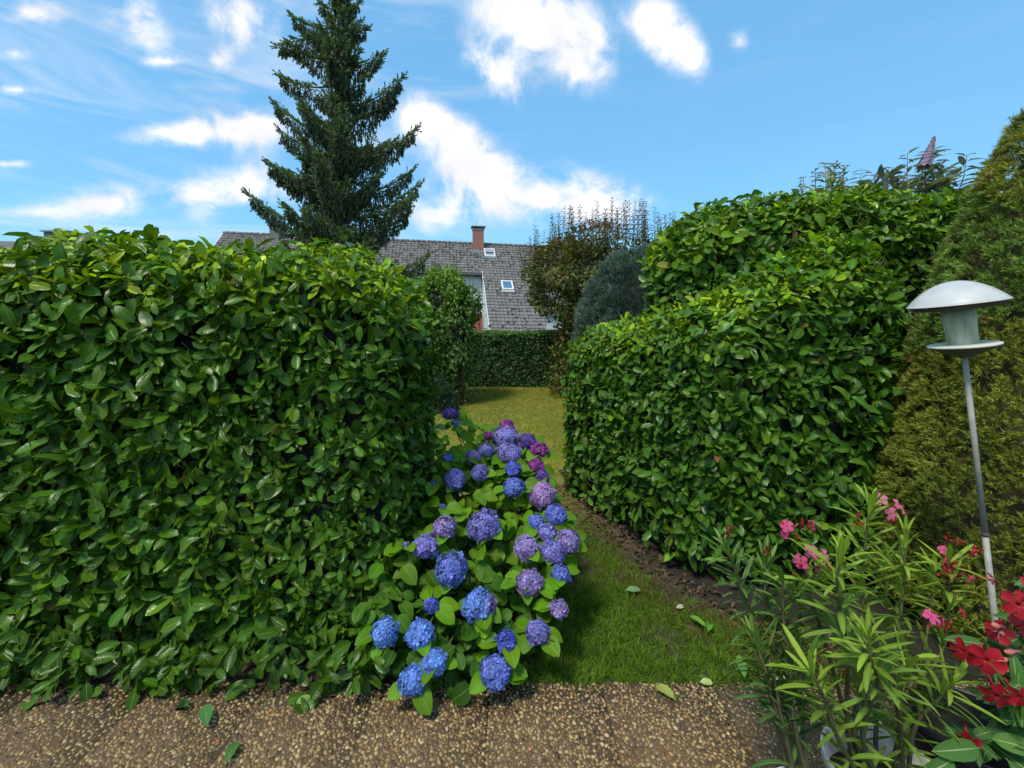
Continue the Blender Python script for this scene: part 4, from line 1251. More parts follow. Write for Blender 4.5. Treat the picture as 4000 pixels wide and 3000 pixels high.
ol = empty('oleander', (1.11, 1.36, 0), 'tall oleander with narrow light green leaves and pink flowers in the large white pot', 'potted plant')
b = np.array([1.11, 1.36, 0.2])
V3 = lambda x, y, z=0: b + np.array([x, y, z])
S_main = [
    ([V3(-.03, 0), K(500, 1400, 1.38), K(600, 1100, 1.42), K(565, 800, 1.45), K(560, 560, 1.47), K(580, 270, 1.48), K(600, 130, 1.48)], True, 1.0),
    ([V3(-.05, .02), K(470, 1380, 1.38), K(470, 1000, 1.36), K(430, 760, 1.34), K(405, 560, 1.34), K(430, 430, 1.33)], True, 1.0),
    ([V3(.03, .0), K(800, 1240, 1.42), K(960, 1080, 1.46), K(1050, 900, 1.48), K(1060, 640, 1.5), K(1065, 440, 1.5)], False, 0.8),
    ([V3(.05, -.02), K(860, 1440, 1.36), K(1000, 1260, 1.34), K(1090, 1160, 1.32)], True, 1.1),
    ([V3(.0, .03), K(650, 1250, 1.46), K(760, 900, 1.52), K(800, 560, 1.56), K(810, 300, 1.58)], True, 0.9),
    ([V3(.0, -.05), K(560, 1500, 1.28), K(650, 1150, 1.25), K(600, 1020, 1.24), K(590, 900, 1.24)], True, 1.0),
    ([V3(-.02, .04), K(560, 1300, 1.46), K(690, 800, 1.55), K(690, 420, 1.6)], True, 0.9),
    ([V3(.05, .05), K(900, 1050, 1.5), K(960, 700, 1.56), K(980, 480, 1.6)], True, 0.8),
    ([V3(-.04, -.04), K(420, 1500, 1.26), K(330, 1250, 1.25), K(250, 1080, 1.27)], False, 0.7),
    ([V3(.06, .0), K(780, 1400, 1.32), K(740, 1180, 1.3), K(850, 1020, 1.3)], False, 1.0),
    ([V3(-.05, .04), K(440, 1300, 1.45), K(330, 900, 1.47), K(250, 620, 1.48), K(300, 470, 1.48)], False, 0.9),
]
oleander(ol, S_main, 0.108, (0.125, 0.215, 0.024))
PNK, HOT, RED, SAL = (0.62, 0.15, 0.24), (0.60, 0.07, 0.20), (0.42, 0.025, 0.025), (0.62, 0.22, 0.16)
for (x, y, z, s, c, d) in [(115, 240, 1.46, .030, HOT, (-.5, -.6, .5)), (110, 275, 1.46, .024, HOT, (-.7, -.3, 0)), (240, 395, 1.44, .036, PNK, (.1, -.8, .6)), (300, 415, 1.44, .036, PNK, (.5, -.7, .3)),
                           (205, 440, 1.44, .034, HOT, (-.7, -.5, .2)), (290, 470, 1.45, .026, SAL, (0, -1, -.2)), (660, 90, 1.55, .036, PNK, (-.5, -.5, .7)), (745, 135, 1.55, .040, PNK, (.5, -.5, .6)),
                           (700, 160, 1.55, .034, PNK, (.1, -.9, .2)), (690, 235, 1.55, .026, HOT, (.0, -.5, -.8)), (950, 785, 1.38, .034, HOT, (0, -.5, .8)), (1035, 385, 1.5, .024, HOT, (-.4, -.5, .8)),
                           (1285, 540, 1.5, .028, PNK, (.9, -.3, .1)), (1205, 405, 1.5, .022, SAL, (.5, -.3, .8)), (1130, 755, 1.45, .024, RED, (.5, -.6, .5))]:
    place('flower', OFL, K(x, y, z), d, s * .64, np.array(c) * rng.uniform(.85, 1.15), ol, 'of')
for cx_, cy_, z, n in [(225, 250, 1.46, 9), (150, 285, 1.46, 5), (340, 500, 1.45, 9), (270, 480, 1.45, 6), (690, 200, 1.55, 6), (540, 240, 1.5, 5), (1200, 400, 1.5, 6), (1090, 330, 1.5, 5), (1080, 470, 1.5, 12), (1060, 540, 1.5, 10), (1065, 850, 1.45, 7), (960, 840, 1.38, 4), (1190, 540, 1.5, 6)]:
    for i in range(n):
        dd = unit([rng.normal(0, .45), rng.normal(-.2, .3), rng.uniform(.2, 1)])
        place('bud', BUD, K(cx_ + rng.normal(0, 22), cy_ + rng.normal(0, 24), z + rng.normal(0, .015)), dd, rng.uniform(.022, .04), np.array(RED) * rng.uniform(.5, 1.3) if rng.random() < .75 else np.array((0.5, .06, .12)), ol, 'ob')

ol2 = empty('oleander', (0.845, 1.29, 0), 'darker slender oleander with closed red buds in the small white pot', 'potted plant')
b = np.array([0.845, 1.29, 0.2])
S_left = [
    ([b + [.02, 0, 0], K2(1640, 1400, 1.36), K2(1640, 1050, 1.42), K2(1600, 780, 1.46), K2(1595, 570, 1.48)], False, 0.9),
    ([b + [-.02, 0.02, 0], K2(1540, 1300, 1.38), K2(1480, 1000, 1.46), K2(1380, 700, 1.52), K2(1310, 480, 1.55), K2(1270, 370, 1.56)], True, 1.0),
    ([b + [0, .03, 0], K2(1600, 1200, 1.44), K2(1540, 850, 1.52), K2(1490, 600, 1.56), K2(1490, 440, 1.58)], True, 1.0),
    ([b + [-.02, -.03, 0], K2(1600, 1420, 1.30), K2(1560, 1200, 1.32), K2(1500, 960, 1.38)], False, 0.4),
    ([b + [.03, .03, 0], K2(1700, 1300, 1.4), K2(1700, 900, 1.5), K2(1690, 640, 1.54)], False, 0.8),
]
S_left.append(([b + [0, 0, 0], K2(1560, 1330, 1.33), K2(1500, 1100, 1.37), K2(1420, 880, 1.42)], True, 1.0)); S_left.append(([b + [.02, -.03, 0], K2(1660, 1380, 1.3), K2(1700, 1180, 1.32), K2(1760, 980, 1.36)], True, 1.0))
oleander(ol2, S_left, 0.105, (0.055, 0.125, 0.026), topcol=(0.12, 0.22, 0.03))
for cx_, cy_, n in [(1265, 300, 9), (1490, 400, 8)]:
    for i in range(n):
        place('bud', BUD, K2(cx_ + rng.normal(0, 20), cy_ + rng.normal(0, 16), 1.56), unit([rng.normal(0, .4), -.2, 1]), rng.uniform(.02, .035), np.array((0.22, 0.04, 0.03)) * rng.uniform(.6, 1.3), ol2, 'ob')

md = empty('mandevilla', (1.52, 1.5, 0), 'dark red trumpet flowered climber with glossy leaves at the right edge beside the lamp pole', 'potted plant')
st = Acc(); lv = Leaves(MAND)
b = np.array([1.52, 1.5, 0.2])
mst = [[b, K(1450, 1400, 1.45), K(1480, 1000, 1.45), K(1520, 700, 1.45)], [b, K(1350, 1350, 1.45), K(1300, 1100, 1.4), K(1280, 900, 1.38)], [b, K(1560, 1300, 1.4), K(1620, 900, 1.4), K(1600, 500, 1.42)],
       [b, K(1300, 1500, 1.36), K(1150, 1480, 1.33)], [b, K(1460, 1550, 1.36), K(1500, 1300, 1.30), K(1420, 1200, 1.28)]]
for P in mst:
    st = Acc(); C = spline(P, 14); st.tube(C, np.linspace(.006, .003, 14), 6, tint=(.7, .7, .6)); st.build('stem', M_STEM, md)
    for i in range(3, 14):
        for k in range(2):
            d = np.array([rng.normal(0, .8), rng.normal(-.3, .4), rng.uniform(-.2, .8)])
            lv.add(C[i][None], frames(d[None], np.array([[rng.normal(0, .3), -.6, 1]])), [rng.uniform(.07, .12)], jitter_col((0.05, 0.13, 0.03), 1), np.array([1.]))
for (x, y, z, d, s) in [(1430, 1360, 1.3, (.1, -.2, 1), .15), (1500, 1420, 1.28, (.2, -.2, .9), .14), (1250, 1540, 1.27, (-1, -.2, .1), .15), (1100, 1600, 1.26, (-.9, -.3, -.2), .12), (1300, 1480, 1.3, (.9, -.2, -.1), .14),
                        (1470, 860, 1.36, (.8, -.2, .2), .10), (1400, 1600, 1.26, (.3, -.5, -.5), .12), (1490, 1080, 1.3, (.7, -.3, -.4), .10)]:
    lv.add(K(x, y, z)[None], frames(np.array([d], float), np.array([[0, -.9, .7]])), [s], jitter_col((0.075, 0.17, 0.03), 1), np.array([1.]))
lv.finish(md, 'foliage', 'leaf', M_OLLEAF, 300)
CRI = (0.36, 0.010, 0.022)
for (x, y, z, d, s) in [(1430, 660, 1.32, (-.5, -.8, .2), .052), (1500, 600, 1.30, (-.2, -.8, .4), .05), (1250, 930, 1.30, (-.5, -.75, -.1), .058), (1200, 940, 1.31, (-.9, -.4, 0), .045), (1300, 1110, 1.31, (-.4, -.7, -.3), .055), (1390, 1130, 1.32, (-.2, -.8, -.2), .05), (1460, 830, 1.35, (-.2, -.6, .6), .05), (1400, 860, 1.36, (-.8, -.4, .3), .045), (1160, 1400, 1.33, (-.5, -.7, -.4), .04)]:
    place('flower', MFL, K(x, y, z), d, s * .7, np.array(CRI) * rng.uniform(.8, 1.25), md, 'mf')
for (x, y, d) in [(1500, 970, (-1, -.2, .1)), (1460, 1000, (-1, -.2, -.1)), (1480, 1080, (-1, -.3, .2)), (1400, 830, (-.9, -.3, .3)), (1450, 1150, (-1, -.2, .1)), (1480, 880, (-1, -.1, .2))]:
    place('bud', BUD, K(x, y, 1.34), d, .07, (0.62, .22, .16), md, 'ob')

# ================================================================== FALLEN LEAVES, each one a thing
fl_mesh = {}


def fallen(px, py, ln, ang, col, label, tpl=0, lift=0.012, y=None, tilt=0.15, mat=M_LAUREL):
    yy = (CAMH - lift) * F / (py - 1250)
    key = (tpl, mat.name)
    if key not in fl_mesh:
        fl_mesh[key] = make_mesh('fallen_leaf', *LAUREL[tpl]); fl_mesh[key].materials.append(mat)
    o = bpy.data.objects.new('fallen_leaf', fl_mesh[key]); SC.collection.objects.link(o)
    p = at(px, py, yy); d = np.array([[math.cos(R_(ang)), math.sin(R_(ang)), tilt]])
    R = frames(d, np.array([[0.1, -0.25, 1.0]]))[0]
    Mx = Matrix(R.tolist()).to_4x4() @ Matrix.Diagonal((ln, ln, ln, 1)); Mx.translation = Vector(p.tolist()); o.matrix_basis = Mx
    o.color = (*col, 1)
    tag(o, label, 'leaf', 'fallen leaves on the path and patio')


YG, PG, BG = (0.36, 0.42, 0.10), (0.40, 0.50, 0.16), (0.16, 0.36, 0.04)
fallen(2640, 2735, 0.115, 118, YG, 'long pale yellow-green fallen leaf lying across the edge of the patio', 0, .02, tilt=0.05)
fallen(2640, 2740, 0.06, 80, (0.14, 0.16, 0.05), 'small dull olive leaf tucked against the long pale fallen leaf', 1)
fallen(2760, 2450, 0.10, 125, BG, 'bright green fallen leaf on the soil, left of a pair', 2, .03)
fallen(2765, 2470, 0.10, 60, (0.13, 0.33, 0.04), 'bright green fallen leaf with a bitten edge, right of a pair on the soil', 5, .03)
fallen(2440, 2305, 0.10, 2, (0.17, 0.30, 0.13), 'grey green leaf lying on the grass beside the leaf litter', 0, .03)
fallen(2720, 2640, 0.08, -20, (0.10, 0.14, 0.05), 'curled dark green leaf at the patio edge next to a pale one', 3)
fallen(2730, 2665, 0.06, -10, PG, 'small pale leaf at the patio edge, right of the curled dark one', 2)
fallen(2910, 2655, 0.10, 80, (0.13, 0.27, 0.05), 'upright green leaf at the patio edge left of the oleander stems', 0, .02, tilt=.9)
fallen(2950, 2630, 0.07, -30, PG, 'pale leaf lying behind the slender oleander stem', 1)
fallen(3010, 2650, 0.07, -15, (0.42, 0.50, 0.22), 'round pale leaf just right of the slender oleander stem', 4)
fallen(3050, 2700, 0.08, 115, (0.40, 0.46, 0.20), 'pale leaf pointing towards the pots on the pebble slabs', 2)
fallen(2960, 2648, 0.06, -5, (0.42, 0.16, 0.05), 'orange brown leaf on the patio edge under the oleander', 3, mat=M_DRY)
fallen(2640, 2375, 0.05, 10, (0.42, 0.40, 0.30), 'small greyish dry leaf in front of the dark gap under the right hedge', 2, mat=M_DRY)
fallen(2840, 2385, 0.07, -10, (0.24, 0.10, 0.05), 'reddish brown dry leaf at the dark gap under the right hedge', 1, mat=M_DRY)
fallen(1150, 2750, 0.065, 25, (0.22, 0.32, 0.08), 'small light green leaf on the pebbles below the left hedge', 2)
fallen(880, 2990, 0.11, 100, (0.08, 0.20, 0.06), 'large dark green leaf nearest the camera on the pebble slabs', 1, .02, tilt=.25)
fallen(810, 2840, 0.11, 130, (0.07, 0.20, 0.06), 'glossy green leaf standing on the pebbles in front of the left hedge', 0, .03, tilt=.35)
fallen(740, 2760, 0.10, 160, (0.05, 0.14, 0.04), 'dark leaf lying behind the glossy one in front of the left hedge', 3, .03)
a = Acc(); a.tube([at(660, 2930, 1.72), at(745, 2860, 1.80), at(800, 2830, 1.85)], [0.002, .003, .002], 5)
o = a.build('fallen_twig', M_TWIG); tag(o, 'thin dark twig on the pebble slabs beside a glossy green leaf', 'twig')

# ================================================================== FAR GARDEN
def shrub(name, label, c, rad, H, z0, n, leaf, cfun, cat='shrub', shoots=0, shoot_h=0.6, stemn=7, lumpy=0.14, droop=0.3, tpls=SMALL, mat=None, shell=0.55, extra=None, group=None):
    root = empty(name, (c[0], c[1], 0), label, cat, group)
    st = Acc()
    ic = Acc(); ic.lathe([(max(.01, math.sin(x) * rad * .5), (H + z0) / 2 - math.cos(x) * (H - z0) / 2 * .55) for x in np.linspace(0, math.pi, 9)], 12, c=(c[0], c[1], 0)); ic.build('dark_core', M_CORE, root)  # dark solid added inside the crown to stop light coming through
    cz = (H + z0) / 2; hz = (H - z0) / 2
    K_ = 70; r2 = np.random.default_rng(int(c[1] * 100)); bq = unit(r2.normal(size=(K_, 3))); bc = bq * (r2.uniform(.35, .80, (K_, 1))); br_ = r2.uniform(.18, .34, K_)
    bi = rng.choice(K_, n, p=br_ ** 2 / (br_ ** 2).sum()); qq = unit(rnd_dir(n) + bq[bi] * .5)
    loc_ = bc[bi] + qq * (br_[bi] * (0.55 + .5 * rng.random(n) ** .6))[:, None]
    P = np.array([c[0], c[1], cz]) + loc_ * np.array([rad, rad, hz]); q = unit(loc_)
    if extra is not None:
        P = np.vstack([P, extra()]); q = np.vstack([q, rnd_dir(len(P) - len(q))])
    n = len(P)
    d = q * 0.6 + rng.normal(0, .6, q.shape) - UP * droop; nn = q * .6 + UP * .8 + rng.normal(0, .35, q.shape)
    a = Acc(); ti = rng.integers(0, len(tpls), n); C = cfun(P, n); s = leaf * rng.uniform(.7, 1.3, n)
    for k in range(len(tpls)):
        m = ti == k; a.inst(tpls[k], P[m], frames(d[m], nn[m]), s[m], C[m])
    # long upright shoots
    SP_, SD, ST_ = [], [], []
    for i in range(shoots):
        th = rng.uniform(0, 6.283); r_ = rad * rng.random() ** .5 * 1.0
        b = np.array([c[0] + r_ * math.cos(th), c[1] + r_ * math.sin(th), cz + hz * math.sqrt(max(0.05, 1 - (r_ / rad) ** 2)) - 0.25])
        h = shoot_h * rng.uniform(.55, 1.15) + .25; e = b + np.array([rng.normal(0, .05), rng.normal(0, .05), h])
        st.tube([b, (b + e) / 2 + rng.normal(0, .01, 3), e], [.006, .004, .002], 4)
        m = int(h / 0.045)
        for k in range(m):
            for sgn in (-1, 1):
                t = (k + .5) / m; pp = b + (e - b) * t; az = k * 1.57 + (sgn > 0) * 3.14
                SP_.append(pp); ST_.append(t); SD.append([math.cos(az), math.sin(az), .35]); 
    if SP_:
        SP_ = np.array(SP_); SD = np.array(SD) + rng.normal(0, .2, (len(SD), 3)); C = cfun(SP_, len(SP_)) * 1.1
        a.inst(tpls[0], SP_, frames(SD, np.tile(UP, (len(SD), 1)) + SD * .2), leaf * rng.uniform(.7, 1.2, len(SD)) * (1.25 - .6 * np.array(ST_)), C)
    a.build('foliage', mat or M_SMLEAF, root, 'stuff')
    for i in range(stemn):
        th = rng.uniform(0, 6.28); b = np.array([c[0] + .06 * math.cos(th), c[1] + .06 * math.sin(th), -.02])
        e = np.array([c[0] + rad * .55 * math.cos(th), c[1] + rad * .55 * math.sin(th), cz + hz * rng.uniform(-.1, .6)])
        st.tube([b, (b + e) / 2 + np.array([0, 0, .1]), e], [.018, .014, .007], 6)
    if st.n: st.build('branches', M_BARK, root, 'stuff')
    return root


def c_green(P, n):
    t = np.clip((P[:, 2] - 1.2) / 1.4, 0, 1)[:, None]
    return (np.array([0.065, 0.145, 0.020]) * (1 - t) + np.array([0.15, 0.28, 0.028]) * t) * rng.uniform(.65, 1.3, (n, 1))


def ex_green():
    n = 6500; t = rng.random(n)
    return np.column_stack([-1.36 + rng.normal(0, .27, n), 9.05 + rng.normal(0, .22, n), .05 + t * 1.7])


shrub('green_shrub', 'light green leafy shrub between the left hedge and the far low hedge', (-1.38, 9.2), 0.78, 2.84, 0.95, 11000, 0.085, c_green, extra=ex_green, shoots=16, shoot_h=0.16, lumpy=.2, droop=.5)
shrub('green_shrub', 'narrow arching shrub whose light leaves overlap the white house wall', (-1.02, 8.7), 0.32, 2.58, 0.6, 2300, 0.075, c_green, shoots=9, shoot_h=.2, lumpy=.3, droop=.7, stemn=4)


def c_bronze(P, n):
    w = rng.random((n, 1))
    c = np.where(w < 0.50, np.array([0.085, 0.105, 0.018]), np.where(w < 0.88, np.array([0.165, 0.180, 0.030]), np.array([0.12, 0.055, 0.028])))
    hi = np.clip((P[:, 2:3] - 3.05) / .5, 0, 1); c = c * (1 - hi * .7) + np.array([0.17, 0.085, 0.045]) * hi * .7
    return c * rng.uniform(.6, 1.3, (n, 1))


def ex_bronze():
    n = 7000; t = rng.random(n)
    return np.column_stack([1.25 + rng.normal(0, .2, n) + .15 * t, 10.0 + rng.normal(0, .3, n), .03 + t * 1.9])


shrub('bronze_shrub', 'tall dark bronze leaved shrub with long thin shoots against the sky', (2.02, 10.0), 1.90, 3.62, 1.35, 30000, 0.085, c_bronze, extra=ex_bronze, shoots=120, shoot_h=0.60, lumpy=.12)

# neighbour's buddleia over the tall hedge
def c_bud(P, n): return np.array([0.17, 0.20, 0.15]) * rng.uniform(.6, 1.3, (n, 1)) * np.array([1.0, 1.0, 1.0])


bd = shrub('buddleia', 'grey green buddleia with a pale purple flower spike above the tall hedge', (4.0, 4.9), 1.05, 3.20, 1.6, 3000, 0.19, c_bud, shoots=26, shoot_h=.26, lumpy=.2, tpls=[leaf_tpl(.3, .4, .3, .2, 4, 0, .08, 0)])


def spike(P0, d, L, r, parent):
    a = Acc(); n = 260; t = rng.random(n); ph = rng.uniform(0, 6.28, n); d = unit(np.array(d, float)); a0 = unit(np.cross(d, [0, 1, .1])); b0 = np.cross(d, a0)
    rad = (a0[None] * np.cos(ph)[:, None] + b0[None] * np.sin(ph)[:, None])
    P = np.array(P0) + d * (t * L)[:, None] + rad * (r * (1 - t) ** .7)[:, None]
    a.inst(FLORET, P, frames(np.cross(rad, d), rad + d * .4), np.full(n, .016), np.array([0.36, 0.27, 0.38]) * rng.uniform(.6, 1.2, (n, 1)))
    a.tube([np.array(P0) - d * .25, np.array(P0) + d * L], [.005, .002], 5, tint=(0.2, .3, .1))
    a.build('flower_spike', M_PETAL, parent)


spike(at(3610, 650, 4.1), (.35, 0, 1), 0.27, 0.045, bd)


def yshrub_c(P, n): return np.array([0.15, 0.22, 0.03]) * rng.uniform(.7, 1.3, (n, 1))


shrub('snowberry_shrub', 'loose yellowish shrub tips with round leaves rising out of the tall hedge top', (2.75, 3.95), 0.30, 2.82, 2.2, 160, 0.075, yshrub_c, shoots=9, shoot_h=.22, stemn=0)

# far low hedge: dark glossy leaves
def h_far(x, y): return 1.36 + 0 * x


def far_hedge():
    poly = [(-3.2, 11.1), (3.4, 11.1), (3.4, 11.9), (-3.2, 11.9)]
    root = empty('beech_hedge', (0, 11.5, 0), 'low dark clipped hedge with a level top closing off the far end of the lawn', 'hedge')
    hedge_core(poly, 1.36, None, root, .08, .1)
    S, n = hedge_surface(inset(poly, .03), 1.36, .08, 1500, None, [1, .3, .1, .3])
    S = S + n * (lump(S, 3, 1) * .02 - rng.random(len(S)) * .09)[:, None]
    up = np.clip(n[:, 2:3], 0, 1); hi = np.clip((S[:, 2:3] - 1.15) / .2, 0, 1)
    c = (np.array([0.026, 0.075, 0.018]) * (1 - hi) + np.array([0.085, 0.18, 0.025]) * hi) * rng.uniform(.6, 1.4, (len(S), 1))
    d = unit(np.cross(n, rnd_dir(len(S)))) + n * .5 - UP * .3; a = Acc()
    ti = rng.integers(0, 3, len(S))
    for k in range(3):
        m = ti == k; a.inst(SMALL[k], S[m], frames(d[m], n[m] + UP * .5 + rng.normal(0, .4, n[m].shape)), .065 * rng.uniform(.7, 1.3, m.sum()), c[m])
    a.build('foliage', M_LAUREL, root, 'stuff')
    a = Acc()
    for x in np.arange(-3, 3.3, .25): a.tube([(x, 11.3, -.03), (x + rng.normal(0, .03), 11.3, .5)], [.02, .015], 6)
    a.build('stems', M_TWIG, root)


far_hedge()
a = Acc(); a.box((0.25, 12.35, 0.05), (0.9, 0.04, 0.07)); o = a.build('edging_kerb', mat_plain('pale_concrete', (0.5, 0.5, 0.48), .8, .15, 9), smooth=False)
tag(o, 'pale concrete edging strip glimpsed under the far low hedge', 'edging')

# ================================================================== SPRUCE
NSP = [brush3(9, s, 0.085, 0.28, 0.75) for s in (21, 22, 23)]
TY = 13.0
spruce = empty('spruce_tree', (float(at(1330, 900, TY)[0]), TY, 0), 'tall dark spruce with drooping branches towering behind the left hedge', 'tree')
tx = float(at(1330, 900, TY)[0])
a = Acc(); TH = 12.3
a.tube([(tx, TY, -.05), (tx, TY, 4), (tx + .02, TY, 8), (tx - .02, TY, TH)], [.24, .19, .11, .02], 12); a.build('trunk', M_BARK, spruce)
fol = Acc(); limbs = Acc()
limb_objs = []


def wid(pyy): return np.interp(pyy, [-180, 0, 100, 280, 500, 750, 900, 1300], [5, 52, 105, 175, 230, 290, 310, 340]) / F * TY


def do_limb(base, tip, sag, curlup, wscale=1.0, hang=1.0):
    base, tip = np.array(base, float), np.array(tip, float)
    tip = base + (tip - base) * 0.92
    v = tip - base; L = np.linalg.norm(v)
    P = []
    for t in np.linspace(0, 1, 8):
        p = base + v * t; p[2] += -sag * math.sin(math.pi * t) * L
        P.append(p)
    C = spline(P, 12); limbs.tube(C, np.linspace(.035, .008, 12) * (0.5 + L / 4), 5)
    n = int(100 * L) + 14
    t = rng.random(n) ** .8; q = t * 11; i = np.minimum(q.astype(int), 10); pos = C[i] + (C[i + 1] - C[i]) * (q - i)[:, None]
    ax = unit(C[i + 1] - C[i]); side = unit(np.cross(ax, UP))
    w = (0.36 * (1 - t) ** .8 + .05) * wscale * min(1, L / 1.6)
    sgn = rng.uniform(-1, 1, n)
    off = side * (sgn * w)[:, None]
    P1 = pos + off + UP * (rng.uniform(-.02, .05, n) - np.abs(sgn) * w * .35)[:, None]
    # upper sprigs, coloured lighter to look lit from above
    d1 = ax * .8 + side * sgn[:, None] * .9 + UP * rng.uniform(-.2, .35, (n, 1)) + rng.normal(0, .25, (n, 3))
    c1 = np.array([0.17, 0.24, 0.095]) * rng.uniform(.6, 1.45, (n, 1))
    for k in range(3):
        m = rng.integers(0, 3, n) == k
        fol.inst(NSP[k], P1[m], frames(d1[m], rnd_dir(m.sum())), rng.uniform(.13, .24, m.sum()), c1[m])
    # hanging curtain, its shade put in as a darker colour
    nh = int(n * 2.0 * hang); t = rng.random(nh) ** .75 * .96; q = t * 11; i = np.minimum(q.astype(int), 10); pos = C[i] + (C[i + 1] - C[i]) * (q - i)[:, None]
    side = unit(np.cross(unit(C[i + 1] - C[i]), UP)); w = (0.36 * (1 - t) ** .8 + .05) * wscale * min(1, L / 1.6)
    sgn = rng.uniform(-1, 1, nh); drop = rng.random(nh) * (0.50 * (1 - t) + .10) * min(1.2, .4 + L / 2)
    P2 = pos + side * (sgn * w)[:, None] - UP * (drop + .02)[:, None]
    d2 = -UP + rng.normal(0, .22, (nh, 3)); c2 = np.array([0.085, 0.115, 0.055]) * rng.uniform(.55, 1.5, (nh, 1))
    for k in range(3):
        m = rng.integers(0, 3, nh) == k
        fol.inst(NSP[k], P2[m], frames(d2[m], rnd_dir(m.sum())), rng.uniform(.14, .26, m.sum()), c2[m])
    # slim shoot at the tip
    e = unit(C[-1] - C[-3]) + UP * curlup
    for k in range(5):
        fol.inst(NSP[0], (C[-1] - unit(e) * .05 * k)[None], frames((e + rng.normal(0, .35 if k else .02, 3))[None], rnd_dir(1)), np.array([.17 if k else .26]), np.array([[0.085, 0.115, 0.075]]))


sil = [((1320, 110), (1121, 55)), ((1325, 150), (1065, 190)), ((1325, 330), (1064, 290)), ((1325, 520), (1042, 385)), ((1330, 600), (1068, 500)), ((1335, 760), (1014, 622)), ((1335, 900), (932, 742)),
       ((1320, 120), (1444, 112)), ((1325, 260), (1514, 205)), ((1325, 420), (1596, 292)), ((1330, 480), (1577, 350)), ((1330, 640), (1655, 490)), ((1330, 600), (1560, 545)), ((1335, 760), (1640, 655)),
       ((1335, 830), (1668, 710)), ((1335, 920), (1628, 820)), ((1335, 1080), (1700, 995)), ((1335, 850), (1640, 760)), ((1330, 690), (1040, 640)), ((1330, 230), (1120, 175)), ((1325, 40), (1240, 10)), ((1325, 30), (1410, 5))]
for (bx, by), (ex, ey) in sil:
    yy = TY + rng.uniform(-.35, .35)
    bp_ = at(bx, by, TY); tp = at(ex, ey, yy)
    do_limb(bp_, tp, 0.11 if ey < by else -0.08, 0.55)
for i in range(105):
    py = rng.uniform(-170, 1300); th = rng.uniform(0, 6.283) if i % 3 else rng.uniform(3.6, 5.8); w = wid(py) * rng.uniform(.5, .9) * (0.88 if abs(math.cos(th)) > .7 else 1.0)
    h = CAMH - (py - 1250) / F * TY
    b = (tx, TY, h - .1 * w); e = (tx + w * math.cos(th), TY + w * math.sin(th), h + w * rng.uniform(-.05, .42))
    do_limb(b, e, rng.uniform(.08, .16), .35, 1.1)
fol.build('foliage', M_NEEDLE, spruce, 'stuff'); limbs.build('branches', M_BARK, spruce, 'stuff')

lc = at(1730, 1500, 8.4)
cone_conifer('young_conifer', 'small dark conifer sprig at the foot of the green shrub by the lawn', (-1.38, 8.2), lambda t: 0.34 * (1 - t) ** .8, 0.62, NSP, 160, .10, lambda P, cl, t, n: np.array([0.03, 0.07, 0.035]) * rng.uniform(.6, 1.4, (n, 1)), 'tree', .3, .06, per=5)

# ================================================================== HOUSE
AL = R_(9); e_ = np.array([math.cos(AL), math.sin(AL), -0.0175]); n_ = np.array([math.sin(AL), -math.cos(AL), 0]); R0 = np.array([-2.83, 36.0, 7.60])
PIT = math.tan(R_(40)); CP = math.cos(R_(40)); SPt = math.sin(R_(40))


def HP(s, d, up=0.0):
    """point on the front roof plane: s metres along the ridge, d metres out in plan"""
    nrm = n_ * SPt + UP * CP
    return R0 + e_ * s + n_ * d - UP * d * PIT + nrm * up


house = empty('house', tuple((R0 * [1, 1, 0]).tolist()), 'pale walled house with a long mossy grey tiled roof beyond the far hedge', 'building')
M_TILE = mat_plain('roof_tile', (1, 1, 1), 0.75, 0.2, 3, tinted=True)
M_WALLW = mat_plain('white_render', (0.60, 0.61, 0.62), 0.85, 0.04, 1)
M_BRICKR = mat_plain('red_brick', (0.30, 0.10, 0.06), 0.85, 0.25, 4)
M_ZINC = mat_plain('lead_flashing', (0.28, 0.29, 0.31), 0.5, 0.15, 2, metal=0.3)
M_WOODD = mat_plain('dark_fascia', (0.06, 0.05, 0.045), 0.7, 0.2, 2)
M_GLASS = mat_plain('skylight_glass', (0.30, 0.45, 0.55), 0.05, 0.03, 1, metal=0.85)
S0, S1 = -18.4, 16.0; SE = 0.22; D1 = 3.05; D2 = 8.4
# underlay
a = Acc()
def quadp(a, P, tint=None): a.quad(np.array(P), [[0, 1, 2, 3]], tint=tint)
quadp(a, [HP(S0, 0, -.06), HP(S0, D1, -.06), HP(S1, D1, -.06), HP(S1, 0, -.06)]); quadp(a, [HP(SE, D1, -.06), HP(SE, D2, -.06), HP(S1, D2, -.06), HP(S1, D1, -.06)])
bk = lambda s, d: R0 + e_ * s - n_ * d - UP * d * PIT
quadp(a, [bk(S0, 0), bk(S1, 0), bk(S1, 6), bk(S0, 6)], )
roof = a.build('roof', M_WOODD, house, smooth=False)
# tiles
TW, TL = 0.262, 0.335
def tile_tpl():
    V = []; T = []; L = []
    xs = np.linspace(0, 1, 6); prof = [0.016, 0.0, 0.004, 0.030, 0.046, 0.032]
    for y, zo in ((0.0, 0.0), (1.06, 0.045)):   # upper edge .. lower edge lies on the tile below
        for x, p_ in zip(xs, prof): V.append((x * TW, y * TL, p_ + zo)); L.append((x, y, 0))
    for x, p_ in zip(xs, prof): V.append((x * TW, 1.06 * TL, p_ + 0.045 - 0.028)); L.append((x, 1, 0))
    for i in range(2):
        for j in range(5):
            a, b = i * 6 + j, i * 6 + j + 1; T += [[a, a + 6, b + 6], [a, b + 6, b]]
    return np.array(V), np.array(T), np.array(L, float)


